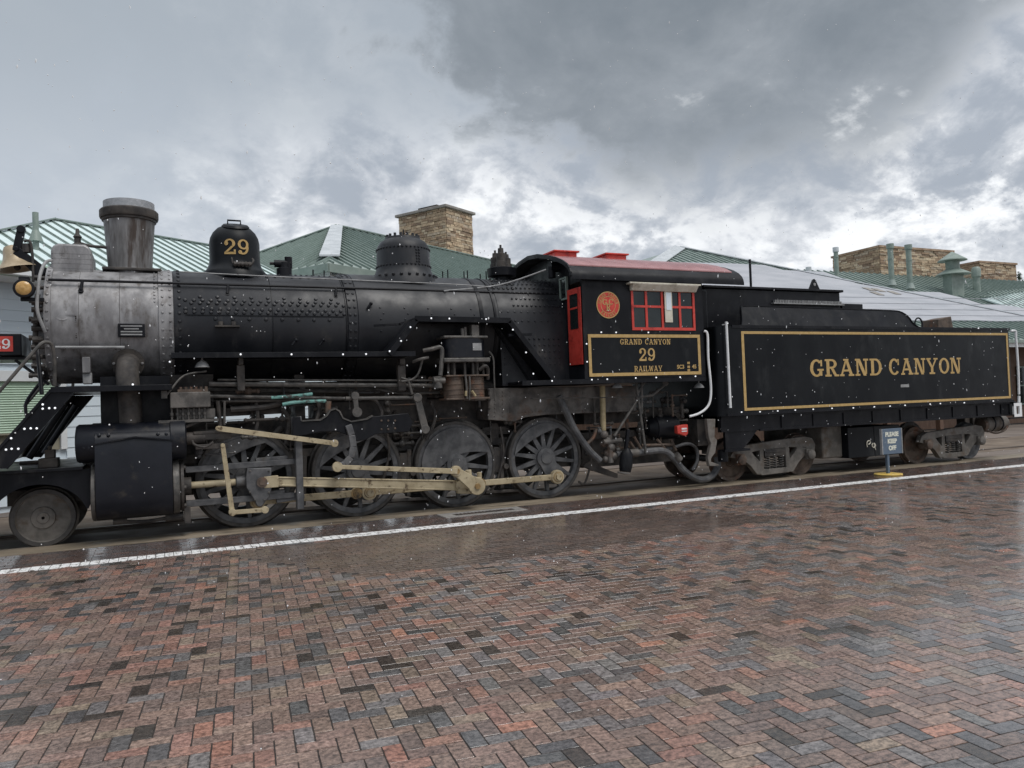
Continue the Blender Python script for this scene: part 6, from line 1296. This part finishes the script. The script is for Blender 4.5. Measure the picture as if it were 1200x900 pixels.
# trucks
def truck_parts(cx):
    YT = 11.74; P_ = lambda x_, z_: (cx+x_, z_)
    mb = MB()
    mb.prism([P_(-1.10, .50), P_(-1.02, .64), P_(-.85, .70), P_(0, .76), P_(.80, .80), P_(1.0, .76), P_(1.08, .62), P_(1.05, .50), P_(.92, .52), P_(.80, .58), P_(.55, .60), P_(.38, .61), P_(-.38, .59), P_(-.55, .57), P_(-.80, .51), P_(-.95, .46)], YT, YT+.12)
    for s_ in (-1, 1):
        mb.prism([P_(s_*.90, .56), P_(s_*.60, .60), P_(s_*.52, .50), P_(s_*.30, .30), P_(s_*.27, .12), P_(s_*.46, .12), P_(s_*.62, .30), P_(s_*.78, .42)], YT+.001, YT+.119); mb.prism([P_(s_*.275, .63), P_(s_*.375, .63), P_(s_*.39, .30), P_(s_*.28, .24)], YT+.002, YT+.118); mb.prism([P_(s_*.58, .64), P_(s_*.78, .64), P_(s_*.72, .50), P_(s_*.56, .46)], YT+.003, YT+.117)
    mb.prism([P_(-.42, .14), P_(-.28, .215), P_(.28, .215), P_(.42, .15), P_(.34, .115), P_(-.34, .10)], YT-.003, YT+.115)
    fr_ = mb.build('truck_frame', 'truck', ten, .008)
    mb = MB(); mb.box(cx-.27, cx+.27, YT-.02, YT+.16, .46, .60); mb.box(cx-.24, cx+.24, YT-.03, YT+.1, .53, .56); mb.box(cx-.2, cx+.2, 11.9, 2*C-11.9, .42, .66); mb.build('bolster', 'grime', fr_, .006)
    for k in range(3):
        mb = MB(); x_ = cx-.17+k*.17
        mb.tube([(x_+.06*math.cos(t_*.785), YT+.05+.06*math.sin(t_*.785), .225+t_*.0058) for t_ in range(41)], .013, 5, False); mb.build('coil_spring', 'pipe', fr_)
    for s_ in (-.885, .885):
        x_ = cx+s_
        mb = MB(); mb.box(x_-.10, x_+.10, YT-.05, YT+.14, .34, .55); mb.lathe([(.105, 0), (.10, -.05), (.06, -.07), (.01, -.075)], (x_, YT-.04, .44), 'y', 18); mb.build('journal_box', 'rusty' if s_ < 0 else 'truck', fr_, .01)
        for y_, d_ in ((12.0, 1), (2*C-12.0, -1)):
            mb = MB(); mb.lathe([(.02, -.01), (.12, -.01), (.14, .02), (.32, .035), (.35, .005), (.41, .0), (.418, .02), (.42, .10), (.445, .11), (.445, .135), (.3, .14)], (x_, y_, .42), V((0, d_, 0)), 40, False); mb.build('wheel', 'rusty' if cx < 13 or s_ < 0 else 'wheel', fr_)
        mb = MB(); mb.cyl((x_, 12.05, .42), (x_, 2*C-12.05, .42), .07, n=12); mb.build('axle', 'grime', fr_)
    mir_ = MB(); mir_.box(cx-1.0, cx+1.0, 2*C-YT-.12, 2*C-YT, .5, .7); mir_.build('far_side_frame', 'truck', fr_)
truck_parts(10.985); truck_parts(16.22)
# rear end
mb = MB(); mb.box(17.76, 18.02, C-1.4, C+1.4, .98, 1.30); es = mb.build('end_sill', 'black', ten, .01)
mb = MB(); mb.box(18.02, 18.3, C-.12, C+.12, .72, .98); mb.box(18.2, 18.62, C-.2, C+.2, .66, 1.0); mb.cyl((18.3, C-.25, .83), (18.6, C-.25, .83), .13, n=14); mb.cyl((18.55, C+.1, .6), (18.55, C+.1, 1.05), .12, n=12); mb.build('coupler', 'grime', es, .02)
mb = MB(); q0_, q1_ = sv(1160, 498, 11.7), sv(1178, 500, 11.7)
mb.cyl((q0_.x, 11.9, q0_.z+.02), (q1_.x+.2, 11.9, q0_.z+.02), .19, n=20); av = mb.build('air_tank', 'truck', ten, .02)
mb = MB()
for k in range(2): mb.lathe([(.195, 0), (.205, .01), (.205, .04), (.195, .05)], (q0_.x+.2+k*.28, 11.9, q0_.z+.02), 'x', 20, False)
mb.build('tank_strap', 'black', av)
mb = MB(); mb.cyl((q0_.x-.12, 11.85, q0_.z), (q0_.x-.02, 11.85, q0_.z), .15, n=14); mb.tube([(q0_.x-.1, 11.75, q0_.z-.1), (q0_.x+.2, 11.7, q0_.z-.2), (q0_.x+.6, 11.72, q0_.z-.12), (q0_.x+.8, 11.8, q0_.z+.1)], .022, 6); mb.build('air_piping', 'rusty', av)
mb = MB(); mb.box(17.9, 18.9, TN+.2, TN+.24, .9, .93); mb.build('footboard', 'black', ten)
TB = [(869, 483), (890.6, 482.6), (911.4, 481.6), (932, 480.6), (953, 479.6), (975, 478.5), (1000, 478), (1024.6, 476.8), (1043, 476), (1060.6, 475), (1090, 473.6), (1102, 473), (1130, 472), (1164, 470), (1146.6, 384.6), (852.5, 379)]
for px, py in TB: place('light_bulb', bme, sv(px, py, TN-.035), ten)

# ================================================================== SIGN
b0 = ground(1041, 556.5); sY = b0.y
sg = thing('keep_off_sign', (b0.x, sY, 0), 'small blue-grey notice board reading PLEASE KEEP OFF on a post with round yellow base', 'sign')
mb = MB(); mb.lathe([(.26, .004), (.262, .02), (.25, .03), (.001, .032)], (b0.x, sY, 0), 'z', 36); mb.build('base', 'yellow', sg)
s0, s1 = sv(1031.5, 503, sY-.03), sv(1056, 531, sY-.03)
mb = MB(); mb.box(b0.x-.03, b0.x+.03, sY-.03+.008, sY+.03, .03, s0.z-.1); mb.build('post', 'signblue', sg, .004)
wS = s1.x-s0.x; cxS = (s0.x+s1.x)/2+.02
mb = MB(); mb.box(cxS-wS/2, cxS+wS/2, sY-.045, sY-.0225, s1.z, s0.z); bo = mb.build('board', 'signblue', sg, .006)
for a_ in (-1, 1): mb = MB(); mb.box(cxS+a_*wS/2-.012, cxS+a_*wS/2+.012, sY-.05, sY-.0, s1.z, s0.z); mb.build('edge_trim', 'grey', bo)
hS = s0.z-s1.z
for s, k in (('PLEASE', .74), ('KEEP', .47), ('OFF', .20)): textmesh(s, hS*.235, (cxS, sY-.045, s1.z+hS*k-.02), Xv, Zv, -Yv, .006).build('lettering', 'signtext', bo)

# ================================================================== SLEET IN THE AIR
mb = MB()
for k in range(1500):
    Y_ = rnd.uniform(3.0, 11.0); X_ = rnd.uniform(-.2*Y_-1, 1.6*Y_+1); Z_ = rnd.uniform(.05, 5.5); r_ = rnd.uniform(.002, .005)*(.6+Y_/11); h_ = r_*rnd.choice((1., 1.2, 1.5, 2.6)); dx_ = rnd.uniform(-.2, .2)*h_
    mb.add([(X_-r_, Y_, Z_), (X_, Y_-r_, Z_), (X_+r_, Y_, Z_), (X_, Y_+r_, Z_), (X_+dx_, Y_, Z_+h_), (X_-dx_, Y_, Z_-h_)], [(0, 1, 4), (1, 2, 4), (2, 3, 4), (3, 0, 4), (1, 0, 5), (2, 1, 5), (3, 2, 5), (0, 3, 5)])
o = mb.build('falling_sleet', 'ice', None); o['kind'] = 'stuff'; o['label'] = 'scattered white sleet falling in front of the engine'
